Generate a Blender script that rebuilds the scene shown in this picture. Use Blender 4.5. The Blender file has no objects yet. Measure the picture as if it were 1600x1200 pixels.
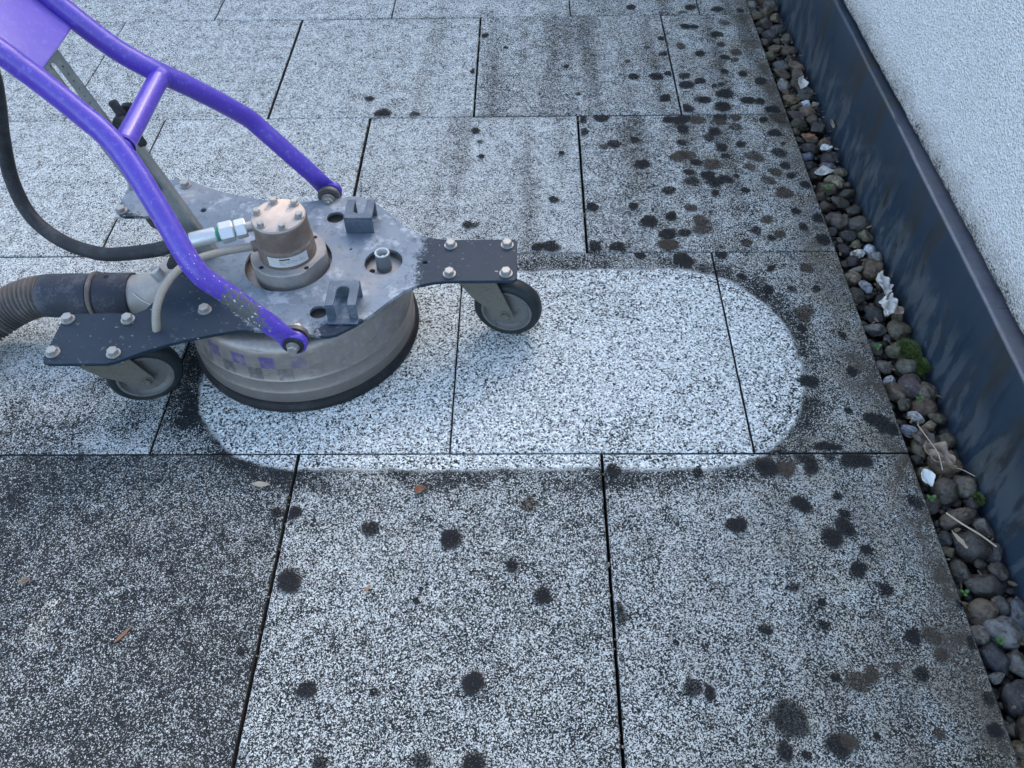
import bpy, bmesh, math, random
from mathutils import Vector, Matrix, noise
sc = bpy.context.scene
R = math.radians
# ------------------------------------------------------------------ camera, sky, sun, exposure
cam_d = bpy.data.cameras.new('camera'); cam = bpy.data.objects.new('camera', cam_d)
sc.collection.objects.link(cam); sc.camera = cam
cam.location = (-0.6176926, -0.8335322, 1.1448264)
cam.rotation_euler = (0.7098230, 0.0181207, 0.0104881)
cam_d.sensor_fit = 'HORIZONTAL'; cam_d.sensor_width = 36.0
cam_d.lens = 1339.915 / 1600 * 36.0
cam_d.clip_start = 0.02; cam_d.clip_end = 500
SUN_EL, SUN_AZ = 23.0, 22.0            # azimuth measured from +Y towards +X
w = bpy.data.worlds.new('World'); sc.world = w; w.use_nodes = True
wt = w.node_tree; bg = wt.nodes['Background']
sky = wt.nodes.new('ShaderNodeTexSky'); sky.sky_type = 'NISHITA'; sky.sun_disc = False
sky.sun_elevation = R(SUN_EL); sky.sun_rotation = R(SUN_AZ)
sky.air_density = 0.9; sky.dust_density = 3.2; sky.ozone_density = 0.15
wt.links.new(sky.outputs[0], bg.inputs[0]); bg.inputs[1].default_value = 0.15
sun_d = bpy.data.lights.new('sun', 'SUN'); sun_d.energy = 3.5; sun_d.angle = R(0.5); sun_d.color = (1.0, 0.86, 0.70)
sun = bpy.data.objects.new('sun', sun_d); sc.collection.objects.link(sun)
SDIR = Vector((math.sin(R(SUN_AZ)) * math.cos(R(SUN_EL)), math.cos(R(SUN_AZ)) * math.cos(R(SUN_EL)), math.sin(R(SUN_EL))))
sun.rotation_euler = SDIR.to_track_quat('Z', 'Y').to_euler(); sun.location = (2, 5, 4)
sc.view_settings.view_transform = 'Standard'; sc.view_settings.look = 'None'
sc.view_settings.gamma = 1.0; sc.view_settings.exposure = 2.45

rnd = random.Random(7)
# ------------------------------------------------------------------ node helper
class NT:
    def __init__(s, name, rough=0.6, metal=0.0):
        s.m = bpy.data.materials.new(name); s.m.use_nodes = True
        s.t = s.m.node_tree; s.b = s.t.nodes['Principled BSDF']
        s.set('Roughness', rough); s.set('Metallic', metal)
        s._obj = None; s._pos = None
    def put(s, sock, v):
        if hasattr(v, 'is_output'): s.t.links.new(v, sock)
        elif isinstance(v, (tuple, list)) and sock.type == 'RGBA' and len(v) == 3: sock.default_value = (*v, 1)
        else: sock.default_value = v
    def set(s, k, v): s.put(s.b.inputs[k], v)
    def node(s, t): return s.t.nodes.new('ShaderNode' + t)
    def obj(s):
        if s._obj is None: s._obj = s.node('TexCoord').outputs['Object']
        return s._obj
    def pos(s):
        if s._pos is None: s._pos = s.node('NewGeometry').outputs['Position']
        return s._pos
    def math(s, op, a, b=0.0, c=0.0, clamp=False):
        n = s.node('Math'); n.operation = op; n.use_clamp = clamp
        s.put(n.inputs[0], a); s.put(n.inputs[1], b); s.put(n.inputs[2], c); return n.outputs[0]
    def vm(s, op, a, b=(0, 0, 0)):
        n = s.node('VectorMath'); n.operation = op; s.put(n.inputs[0], a); s.put(n.inputs[1], b)
        return n.outputs['Value'] if op in ('LENGTH', 'DOT_PRODUCT', 'DISTANCE') else n.outputs[0]
    def xyz(s, v):
        n = s.node('SeparateXYZ'); s.put(n.inputs[0], v); return n.outputs
    def comb(s, x, y, z):
        n = s.node('CombineXYZ'); s.put(n.inputs[0], x); s.put(n.inputs[1], y); s.put(n.inputs[2], z); return n.outputs[0]
    def mix(s, f, a, b, mode='MIX'):
        n = s.node('Mix'); n.data_type = 'RGBA'; n.blend_type = mode
        s.put(n.inputs[0], f); s.put(n.inputs[6], a); s.put(n.inputs[7], b); return n.outputs[2]
    def sm(s, v, lo, hi):
        n = s.node('MapRange'); n.interpolation_type = 'SMOOTHSTEP'
        s.put(n.inputs[0], v); s.put(n.inputs[1], lo); s.put(n.inputs[2], hi); return n.outputs[0]
    def noise(s, vec, scale, detail=3.0, rough=0.55, col=False):
        n = s.node('TexNoise'); s.put(n.inputs['Vector'], vec); s.put(n.inputs['Scale'], scale)
        n.inputs['Detail'].default_value = detail; n.inputs['Roughness'].default_value = rough
        return n.outputs['Color' if col else 'Fac']
    def vor(s, vec, scale, feature='F1', out='Color', rand=1.0):
        n = s.node('TexVoronoi'); n.feature = feature; s.put(n.inputs['Vector'], vec); s.put(n.inputs['Scale'], scale)
        n.inputs['Randomness'].default_value = rand; return n.outputs[out]
    def attr(s, name):
        n = s.node('Attribute'); n.attribute_name = name; return n.outputs
    def bump(s, h, strength=0.3, dist=0.002):
        n = s.node('Bump'); n.inputs['Strength'].default_value = strength; n.inputs['Distance'].default_value = dist
        s.put(n.inputs['Height'], h); s.set('Normal', n.outputs[0])
    def red(s, col):
        n = s.node('SeparateColor'); s.put(n.inputs[0], col); return n.outputs

# ------------------------------------------------------------------ geometry helper
class G:
    def __init__(s): s.v = []; s.f = []; s.mi = []
    def add(s, vs, fs, M=None, mi=0):
        o = len(s.v)
        s.v += [tuple(M @ Vector(q)) if M is not None else tuple(q) for q in vs]
        s.f += [tuple(o + i for i in f) for f in fs]; s.mi += [mi] * len(fs)
        return s
    def box(s, c, size, M=None, mi=0, bev=0.0):
        bm = bmesh.new(); bmesh.ops.create_cube(bm, size=1.0)
        for q in bm.verts: q.co = Vector((q.co.x * size[0] + c[0], q.co.y * size[1] + c[1], q.co.z * size[2] + c[2]))
        if bev: bmesh.ops.bevel(bm, geom=bm.edges[:], offset=bev, segments=2, affect='EDGES', profile=0.5)
        bm.verts.index_update()
        s.add([q.co[:] for q in bm.verts], [[q.index for q in f.verts] for f in bm.faces], M, mi); bm.free(); return s
    def lathe(s, prof, n=48, M=None, mi=0):
        vs = []; fs = []; k = len(prof)
        for i in range(n):
            a = 2 * math.pi * i / n
            vs += [(r * math.cos(a), r * math.sin(a), z) for r, z in prof]
        for i in range(n):
            j = (i + 1) % n
            for q in range(k - 1): fs.append((i * k + q, j * k + q, j * k + q + 1, i * k + q + 1))
        if prof[0][0] > 1e-6 and False: pass
        return s.add(vs, fs, M, mi)
    def ngon_prism(s, pts, z0, z1, M=None, mi=0, bev=0.0):
        n = len(pts); vs = []; fs = []
        if bev:
            cx = sum(q[0] for q in pts) / n; cy = sum(q[1] for q in pts) / n
            ins = []
            for x, y in pts:
                d = math.hypot(x - cx, y - cy) or 1; k = (d - bev) / d; ins.append((cx + (x - cx) * k, cy + (y - cy) * k))
            rings = [[(x, y, z0) for x, y in pts], [(x, y, z1 - bev) for x, y in pts], [(x, y, z1) for x, y in ins]]
        else: rings = [[(x, y, z0) for x, y in pts], [(x, y, z1) for x, y in pts]]
        for r in rings: vs += r
        for k in range(len(rings) - 1):
            for i in range(n):
                j = (i + 1) % n; fs.append((k * n + i, k * n + j, (k + 1) * n + j, (k + 1) * n + i))
        fs.append(tuple(reversed(range(n)))); fs.append(tuple((len(rings) - 1) * n + i for i in range(n)))
        return s.add(vs, fs, M, mi)
    def tube(s, path, rad, n=20, ref=(0, 1, 0), flat=None, cap=True, M=None, mi=0):
        P = [Vector(q) for q in path]; m = len(P); vs = []; fs = []
        rad = rad if isinstance(rad, (list, tuple)) else [rad] * m
        side = None
        for i in range(m):
            t = (P[min(i + 1, m - 1)] - P[max(i - 1, 0)]).normalized()
            if side is None:
                side = Vector(ref) - t * t.dot(Vector(ref)); side.normalize()
            else:
                side = side - t * t.dot(side); side.normalize()
            up = t.cross(side)
            fa, fb = flat[i] if flat else (1, 1)
            for k in range(n):
                a = 2 * math.pi * k / n
                vs.append(tuple(P[i] + side * (rad[i] * fa * math.cos(a)) + up * (rad[i] * fb * math.sin(a))))
        for i in range(m - 1):
            for k in range(n):
                l = (k + 1) % n; fs.append((i * n + k, i * n + l, (i + 1) * n + l, (i + 1) * n + k))
        if cap: fs.append(tuple(reversed(range(n)))); fs.append(tuple((m - 1) * n + k for k in range(n)))
        return s.add(vs, fs, M, mi)
    def cyl(s, p0, p1, r0, r1=None, n=24, M=None, mi=0):
        return s.tube([p0, p1], [r0, r0 if r1 is None else r1], n, ref=(0.31, 0.87, 0.38), M=M, mi=mi)
    def hexbolt(s, r, h, M=None, washer=1.35, mi=0):
        if washer: s.lathe([(0, 0), (r * washer, 0), (r * washer, h * .18), (0, h * .18)], 24, M, mi)
        pts = [(r * math.cos(R(60 * k + 13)), r * math.sin(R(60 * k + 13))) for k in range(6)]
        return s.ngon_prism(pts, h * .18, h, M, mi, bev=h * .13)
    def build(s, name, mats, parent=None, smooth=35, bevel=0.0):
        me = bpy.data.meshes.new(name); me.from_pydata(s.v, [], s.f); me.update()
        mats = mats if isinstance(mats, (list, tuple)) else [mats]
        for m in mats: me.materials.append(m.m if isinstance(m, NT) else m)
        bm = bmesh.new(); bm.from_mesh(me)
        bm.faces.ensure_lookup_table()
        for f, i in zip(bm.faces, s.mi): f.material_index = i
        bmesh.ops.recalc_face_normals(bm, faces=bm.faces[:])
        for f in bm.faces: f.smooth = bool(smooth)
        if smooth:
            for e in bm.edges:
                if len(e.link_faces) == 2 and e.calc_face_angle(0) > R(smooth): e.smooth = False
        bm.to_mesh(me); bm.free()
        o = bpy.data.objects.new(name, me); sc.collection.objects.link(o)
        if parent: o.parent = parent
        if bevel:
            b = o.modifiers.new('bevel', 'BEVEL'); b.width = bevel; b.segments = 2; b.limit_method = 'ANGLE'; b.angle_limit = R(40)
        return o
def tag(o, label=None, cat=None, group=None, kind=None):
    for k, v in (('label', label), ('category', cat), ('group', group), ('kind', kind)):
        if v: o[k] = v
    return o
def empty(name, loc, rz=0):
    o = bpy.data.objects.new(name, None); sc.collection.objects.link(o); o.location = loc; o.rotation_euler = (0, 0, rz)
    o.empty_display_size = .1; return o
def smooth_path(P, k=6):
    P = [Vector(q) for q in P]; out = []
    for i in range(len(P) - 1):
        a = P[max(i - 1, 0)]; b = P[i]; c = P[i + 1]; d = P[min(i + 2, len(P) - 1)]
        for j in range(k):
            t = j / k
            out.append(0.5 * ((2 * b) + (c - a) * t + (2 * a - 5 * b + 4 * c - d) * t * t + (3 * b - a - 3 * c + d) * t ** 3))
    out.append(P[-1]); return out
def circle(cx, cy, r, n=40, a0=0): return [(cx + r * math.cos(2 * math.pi * i / n + a0), cy + r * math.sin(2 * math.pi * i / n + a0)) for i in range(n)]
def plate(name, outline, holes, z0, z1, mat, parent, bev=0.0006):
    cu = bpy.data.curves.new(name, 'CURVE'); cu.dimensions = '2D'; cu.fill_mode = 'BOTH'
    cu.extrude = (z1 - z0) / 2 - bev; cu.bevel_depth = bev; cu.bevel_resolution = 1
    for pts in [outline] + holes:
        sp = cu.splines.new('POLY'); sp.points.add(len(pts) - 1); sp.use_cyclic_u = True
        for p_, q in zip(sp.points, pts): p_.co = (q[0], q[1], 0, 1)
    tmp = bpy.data.objects.new('tmp', cu); sc.collection.objects.link(tmp)
    dg = bpy.context.evaluated_depsgraph_get(); me = bpy.data.meshes.new_from_object(tmp.evaluated_get(dg))
    bpy.data.objects.remove(tmp); bpy.data.curves.remove(cu)
    for q in me.vertices: q.co.z += (z0 + z1) / 2
    me.materials.clear(); me.materials.append(mat.m)
    for f in me.polygons: f.use_smooth = False
    o = bpy.data.objects.new(name, me); sc.collection.objects.link(o)
    if parent: o.parent = parent
    return o
# ------------------------------------------------------------------ paving material
def stone_grain(m, cov, vec, clean=0.0):
    """speckled exposed aggregate: light chips of marble in dark cement; cov = share of light chips left clean"""
    wv = m.vm('ADD', vec, m.vm('MULTIPLY', m.vm('SUBTRACT', m.noise(vec, 380, 1, .5, True), (.5, .5, .5)), (.0018, .0018, .0018)))
    sc1 = m.math('SUBTRACT', 600.0, m.math('MULTIPLY', clean, 245.0))
    c1 = m.red(m.vor(wv, sc1)); c2 = m.red(m.vor(wv, 980))
    v = m.math('ADD', m.math('MULTIPLY', c1[0], .60), m.math('MULTIPLY', c2[1], .40))
    d = m.math('SUBTRACT', cov, v)
    mask = m.sm(d, -.09, .11)
    tone = m.math('ADD', .34, m.math('ADD', m.math('MULTIPLY', c1[2], .36), m.math('MULTIPLY', c2[2], .16)))
    return mask, tone, c2[0], v
def rrect_sdf(m, x, y, cx, cy, hx, hy, r):
    ax = m.math('SUBTRACT', m.math('ABSOLUTE', m.math('SUBTRACT', x, cx)), hx - r)
    ay = m.math('SUBTRACT', m.math('ABSOLUTE', m.math('SUBTRACT', y, cy)), hy - r)
    l = m.vm('LENGTH', m.comb(m.math('MAXIMUM', ax, 0.0), m.math('MAXIMUM', ay, 0.0), 0.0))
    return m.math('SUBTRACT', m.math('ADD', l, m.math('MINIMUM', m.math('MAXIMUM', ax, ay), 0.0)), r)
def paving_material():
    m = NT('speckled_paving', .75)
    p = m.pos(); X = m.xyz(p)
    A = m.red(m.attr('dirt')['Color'])
    wob = m.math('ADD', m.math('MULTIPLY', m.math('SUBTRACT', m.noise(p, 45, 4, .7), .5), .020), m.math('MULTIPLY', m.math('SUBTRACT', m.noise(p, 7, 2), .5), .022))
    sdf = m.math('ADD', rrect_sdf(m, X[0], X[1], -.671, .2075, .534, .2405, .205), wob)
    clean = m.sm(sdf, .004, -.004)
    halo = m.math('MULTIPLY', m.sm(sdf, .058, .018), m.sm(m.noise(p, 9, 2), .30, .58))
    med = m.noise(p, 26, 4, .65)
    fine = m.noise(p, 95, 2, .6)
    cov = m.math('ADD', A[0], m.math('MULTIPLY', m.math('SUBTRACT', med, .5), .55))
    cov = m.math('ADD', cov, m.math('MULTIPLY', m.math('SUBTRACT', fine, .5), .35))
    cov = m.math('SUBTRACT', cov, m.math('MULTIPLY', halo, .21))
    covc = m.math('ADD', .615, m.math('MULTIPLY', m.math('SUBTRACT', med, .5), .10))
    arc = m.math('MULTIPLY', m.sm(m.math('SINE', m.math('MULTIPLY', sdf, 260.0)), .45, 1.0), m.math('MULTIPLY', m.sm(sdf, -.085, -.01), m.sm(m.noise(p, 6, 2), .40, .62)))
    covc = m.math('SUBTRACT', covc, m.math('MULTIPLY', arc, .16))
    covc = m.math('SUBTRACT', covc, m.math('MULTIPLY', m.sm(sdf, -.045, -.002), m.math('MULTIPLY', m.noise(p, 16, 3), .10)))
    covc = m.math('SUBTRACT', covc, m.math('MULTIPLY', m.sm(m.noise(p, 5, 4, .65), .52, .72), .12))
    cov = m.math('ADD', m.math('MULTIPLY', cov, m.math('SUBTRACT', 1.0, clean)), m.math('MULTIPLY', covc, clean))
    mask, tone, c2, v = stone_grain(m, cov, p, clean)
    tone = m.math('MULTIPLY', tone, m.math('ADD', .96, m.math('MULTIPLY', clean, .12)))
    light = m.mix(1.0, m.comb(tone, tone, tone), (.96, 1.0, .945, 1), 'MULTIPLY')
    dark = m.mix(c2, (.006, .008, .009), (.030, .033, .034))
    base = m.mix(mask, dark, light)
    dirty = m.math('SUBTRACT', 1.0, clean)
    tint = m.math('MULTIPLY', m.math('MULTIPLY', A[1], dirty), m.sm(m.noise(p, 14, 3), .35, .65))
    base = m.mix(m.math('MULTIPLY', tint, .9), base, (.72, .62, .49, 1), 'MULTIPLY')
    film = m.math('MULTIPLY', m.math('MULTIPLY', A[2], dirty), m.sm(m.math('ADD', med, m.math('MULTIPLY', fine, .4)), .42, .86))
    film = m.math('MULTIPLY', film, 1.1, clamp=True)
    base = m.mix(film, base, m.mix(c2, (.030, .0255, .020), (.085, .072, .057)))
    m.set('Base Color', base)
    m.set('Specular IOR Level', m.math('ADD', .10, m.math('MULTIPLY', mask, .25)))
    m.set('Roughness', m.math('SUBTRACT', .80, m.math('MULTIPLY', film, .15)))
    m.bump(m.math('ADD', mask, m.math('MULTIPLY', fine, .5)), .40, .0012)
    return m
def lichen_material():
    m = NT('lichen_spots', .8); m.set('Specular IOR Level', .12); p = m.pos(); fine = m.noise(p, 95, 3, .6)
    S = m.red(m.attr('spot')['Color'])
    rag = m.math('ADD', m.math('MULTIPLY', m.math('SUBTRACT', m.noise(p, 210, 4, .7), .5), .70), m.math('MULTIPLY', m.math('SUBTRACT', m.noise(p, 55, 3), .5), .75))
    k = m.math('ADD', S[0], rag)
    gone = m.math('MULTIPLY', m.sm(m.red(m.vor(p, 620))[0], .80, .97), .5)
    al = m.math('MULTIPLY', m.math('MULTIPLY', m.sm(k, .12, .50), S[1]), m.math('SUBTRACT', 1.0, gone))
    dk = m.mix(m.sm(k, .30, .75), (.030, .027, .024), m.mix(fine, (.008, .0085, .0092), (.024, .024, .025)))
    m.set('Base Color', m.mix(S[2], dk, m.mix(fine, (.030, .0245, .018), (.072, .059, .046))))
    m.set('Alpha', al); m.bump(fine, .3, .001)
    return m
M_LICH = lichen_material()
M_PAVE = paving_material()
M_EDGE = NT('slab_edge', .9); M_EDGE.set('Base Color', M_EDGE.mix(M_EDGE.noise(M_EDGE.pos(), 220, 3), (.012, .012, .012), (.06, .058, .052)))

SPOTS=[(-0.283,1.07,0.0156,0),(-0.236,1.024,0.0176,0),(-0.186,1.062,0.0145,0),(-0.149,1.029,0.0192,0),(-0.087,1.057,0.0145,0),(-0.059,1.051,0.0128,0),(-0.03,1.012,0.0174,0),(-0.285,0.976,0.0142,0),(-0.255,0.976,0.0189,0),(-0.217,0.975,0.0173,1),(-0.162,0.983,0.0158,0),(-0.165,0.966,0.0141,1),(-0.131,0.943,0.0149,1),(-0.126,0.982,0.0142,1),(-0.256,0.939,0.0156,0),(-0.061,0.972,0.011,0),(-0.024,0.98,0.0204,1),(-0.045,0.916,0.0154,0),(-0.183,0.925,0.0155,0),(-0.2,0.9,0.0138,0),(-0.266,0.881,0.011,0),(-0.131,0.871,0.0121,0),(-0.177,0.86,0.0151,0),(-0.173,0.828,0.009,0),(-0.278,0.827,0.018,1),(-0.256,0.832,0.0165,1),(-0.051,0.837,0.018,0),(-0.113,0.827,0.0179,1),(-0.098,0.812,0.0104,1),(-0.035,0.873,0.0061,0),(-0.207,0.796,0.0193,1),(-0.242,0.804,0.0119,0),(-0.364,0.798,0.0149,1),(-0.125,0.784,0.0133,1),(-0.046,0.788,0.0118,0),(-0.072,0.764,0.0132,1),(-0.262,0.766,0.0103,0),(-0.26,0.735,0.0151,0),(-0.223,0.755,0.0161,0),(-0.211,0.729,0.0174,0),(-0.189,0.739,0.016,0),(-0.161,0.75,0.0064,0),(-0.092,0.735,0.0139,1),(-0.314,0.702,0.0144,0),(-0.149,0.699,0.0086,0),(-0.216,0.691,0.01,0),(-0.068,0.69,0.0177,1),(-0.016,0.717,0.0129,0),(-0.041,0.751,0.0102,0),(-0.275,0.639,0.0127,1),(-0.319,0.615,0.0117,0),(-0.055,0.626,0.0097,0),(-0.369,0.597,0.0167,0),(-0.259,0.598,0.0166,1),(-0.261,0.568,0.0178,1),(-0.121,0.599,0.0124,1),(-0.15,0.564,0.0123,0),(-0.331,0.556,0.0159,0),(-0.298,0.558,0.0123,0),(-0.336,0.522,0.0203,1),(-0.013,0.602,0.0152,0),(-0.051,0.574,0.0096,0),(-0.02,0.534,0.0161,0),(-0.175,0.525,0.0108,1),(-0.103,0.551,0.0109,1),(-0.329,1.543,0.0143,0),(-0.163,1.538,0.016,0),(-0.091,1.525,0.0159,0),(-0.029,1.516,0.0106,0),(-0.188,1.501,0.0159,0),(-0.19,1.429,0.0138,0),(-0.166,1.428,0.0104,0),(-0.112,1.384,0.0153,0),(-0.261,1.364,0.0119,0),(-0.169,1.284,0.0133,0),(-0.108,1.329,0.0117,0),(-0.264,1.283,0.0116,0),(-0.109,1.263,0.0115,0),(-0.077,1.18,0.0128,0),(-0.121,1.193,0.0097,0),(-0.295,1.172,0.0177,0),(-0.352,1.17,0.0145,0),(-0.262,1.184,0.0113,0),(-0.223,1.174,0.0145,0),(-0.225,1.131,0.019,0),(-0.187,1.149,0.0128,0),(-0.156,1.124,0.0079,0),(-0.137,1.132,0.0079,0),(-0.038,1.145,0.0143,0),(-0.136,1.088,0.0203,0),(-0.197,1.063,0.014,0),(-0.081,1.058,0.0139,0),(-0.054,1.054,0.0108,0),(-0.147,1.031,0.0184,0),(-0.035,1.014,0.0152,0),(-0.496,1.092,0.0079,0),(-0.52,1.224,0.0082,0),(-0.736,1.389,0.0104,0),(-0.758,1.207,0.0099,0),(-0.678,1.326,0.0068,0),(-1.011,1.082,0.0112,0),(-0.972,1.01,0.0234,0),(-0.893,1.008,0.014,0),(-0.216,1.325,0.0134,1),(-0.082,1.447,0.0139,1),(-0.076,1.288,0.0149,1),(-0.085,1.25,0.0098,1),(-0.362,1.246,0.0082,1),(-0.306,1.317,0.0084,1),(-0.495,0.981,0.0153,0),(-0.443,0.989,0.0183,0),(-0.489,0.927,0.0135,0),(-0.42,0.877,0.0162,0),(-0.372,0.894,0.0103,0),(-0.364,0.799,0.0157,0),(-0.743,0.937,0.0106,0),(-0.542,0.843,0.0073,0),(-0.565,0.673,0.011,0),(-0.747,0.589,0.0108,0),(-0.731,0.589,0.0081,0),(-0.731,0.892,0.006,0),(-0.726,0.834,0.0073,0),(-0.6,0.518,0.0117,0),(-0.574,0.518,0.0169,0),(-0.489,0.515,0.0182,0),(-0.437,0.51,0.0181,0),(-0.364,0.595,0.016,0),(-0.395,0.647,0.0109,0),(-0.483,0.644,0.0136,0),(-0.49,0.65,0.0096,0),(-0.32,0.609,0.012,0),(-0.333,0.553,0.0157,0),(-0.395,0.49,0.0115,0),(-0.446,0.867,0.0088,1),(-0.334,0.517,0.0181,1),(-0.313,0.478,0.0178,0),(-0.305,0.468,0.0152,0),(-0.234,0.492,0.0153,0),(-0.203,0.424,0.0087,0),(-0.157,0.387,0.011,0),(-0.112,0.388,0.0086,0),(-0.14,0.447,0.0088,0),(-0.065,0.388,0.0086,0),(-0.13,0.152,0.0155,0),(-0.05,0.174,0.0112,0),(-0.115,0.28,0.0094,0),(-0.046,0.263,0.0081,0),(-0.028,0.058,0.017,0),(-0.044,0.069,0.0128,0),(-0.078,0.086,0.0065,0),(-0.14,0.009,0.0115,0),(-0.124,0.002,0.0166,0),(-0.011,0.046,0.0127,0),(-0.123,0.541,0.0091,0),(-0.319,0.478,0.0115,0),(-0.071,0.447,0.0125,1),(-0.101,0.327,0.0167,1),(-0.104,0.305,0.0106,1),(-0.234,-0.03,0.0174,0),(-0.205,-0.033,0.0154,1),(-0.17,-0.01,0.0155,0),(-0.132,-0.007,0.0103,0),(-0.097,-0.016,0.0175,0),(-0.077,-0.018,0.0144,0),(-0.165,-0.032,0.0113,0),(-0.197,-0.1,0.0149,0),(-0.136,-0.087,0.008,0),(-0.133,-0.118,0.0078,0),(-0.297,-0.137,0.0127,0),(-0.161,-0.16,0.0173,0),(-0.137,-0.142,0.0155,0),(-0.115,-0.181,0.0085,0),(-0.136,-0.213,0.0122,0),(-0.019,-0.096,0.0128,0),(-0.104,-0.245,0.0101,0),(-0.237,-0.242,0.0083,0),(-0.201,-0.266,0.0064,0),(-0.207,-0.3,0.0072,0),(-0.288,-0.308,0.0089,0),(-0.087,-0.316,0.0115,0),(-0.061,-0.316,0.0124,1),(-0.002,-0.27,0.009,0),(-0.005,-0.325,0.0105,0),(-0.178,-0.382,0.0154,1),(-0.157,-0.372,0.0103,1),(-0.206,-0.376,0.0069,0),(-0.09,-0.371,0.0103,0),(-0.056,-0.343,0.0096,1),(-0.121,-0.36,0.0069,1),(-0.01,-0.403,0.0101,0),(-0.019,-0.446,0.0098,0),(-0.279,-0.43,0.0233,0),(-0.223,-0.464,0.0163,0),(-0.21,-0.46,0.0114,1),(-0.293,-0.472,0.0114,0),(-0.267,-0.477,0.0057,0),(-0.091,-0.45,0.0074,1),(-0.172,-0.453,0.0049,0),(-0.863,-0.145,0.0139,0),(-0.74,-0.162,0.0166,0),(-0.621,-0.102,0.013,1),(-0.645,-0.208,0.0105,0),(-0.601,-0.256,0.013,0),(-0.975,-0.234,0.018,0),(-0.989,-0.116,0.0131,0),(-1.015,-0.116,0.0091,0),(-0.695,-0.385,0.0156,0),(-0.92,-0.395,0.0122,0),(-0.4,-0.39,0.0129,0),(-0.378,-0.399,0.0094,0),(-0.492,-0.274,0.0082,0),(-0.49,-0.29,0.01,0),(-0.783,-0.265,0.0056,0),(-0.829,-0.398,0.0061,0),(-0.757,-0.486,0.0115,0),(-0.691,-0.49,0.0147,0),(-0.888,-0.491,0.0099,0),(-0.307,-0.139,0.0127,0),(-0.348,-0.041,0.0092,0),(-0.483,-0.035,0.0124,0),(-1.021,-0.342,0.0063,0),(-0.416,-0.327,0.0044,0)]

def nz(x, y, s, o=0.0): return noise.noise(Vector((x * s + o, y * s - o * .7, o * 1.3)))
def dirt(x, y, row, xc):
    cov = .50; tint = .12; film = 0.0
    if row <= -1:
        cov = .285 if xc < -1.0 else (.435 if xc < -.5 else .475)
        if xc < -1.0: cov += .05 * max(0, min(1, (x + 1.45) / .4)) * (1 if y > -.3 else .5); film = .20
        else: film = .09
        cov += .06 * nz(x, y, 4, 3)
    elif row == 0:
        if xc < -1.25:
            gsum = 0.0
            for bx, by, br, bs in ((-1.43, .03, .085, .42), (-1.36, .16, .06, .28), (-1.285, .06, .05, .34), (-1.52, .13, .05, .22), (-1.30, .19, .04, .22), (-1.50, .02, .07, .3)):
                gsum += bs * math.exp(-((x - bx) ** 2 + (y - by) ** 2) / (br * br))
            cov = max(.36, .60 - .62 * gsum * max(0.2, 1 + .8 * nz(x, y, 22, 3))); tint = 0.0
        elif xc < -.75: cov = .30 if y > .05 or x > -1.13 else .43
        else: cov = .45
    elif row == 1: cov = .58 if xc < -1 else (.57 if xc < -.5 else .47)
    else: cov = .56 if xc < -.6 else .49
    # water run streaks along the fall of the slabs
    if row >= 1:
        st = noise.noise(Vector((x * 19, y * 1.6 + row * 7, 2.2))) + .5 * noise.noise(Vector((x * 44, y * 2.2, row * 5.0)))
        k = max(0, min(1, (x + 1.1) / .5))
        cov -= .24 * max(0, st) * k; film += .55 * max(0, st - .05) * k; tint += .3 * max(0, st) * k
    else:
        st = noise.noise(Vector((x * 24, y * 1.3 + 3, 7.2)))
        k = max(0, min(1, (x + .55) / .35)); cov -= .16 * max(0, st) * k; film += .40 * max(0, st) * k
    # grime towards the gravel edge
    e = max(0, min(1, (x + .48) / .42))
    tint += .75 * e * (0.6 + .8 * nz(x, y, 6, 1)); film += .42 * e * max(0, .35 + nz(x, y, 9, 5))
    ed = max(0, min(1, (x + .085 + .035 * nz(x, y, 8, 2)) / .06))
    film += .95 * ed * (.75 + .5 * nz(x, y, 14, 8)); tint += .4 * ed
    # dirt gathered along the joints
    fy = abs(y / .5 - round(y / .5)) * .5
    film += .5 * max(0, 1 - fy / .018) * max(0, .25 + nz(x, y, 5, 6)) * (1.0 if x > -1.1 else .3)
    return (max(.03, min(.9, cov)), max(0, min(1, tint)), max(0, min(1, film)))

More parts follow.
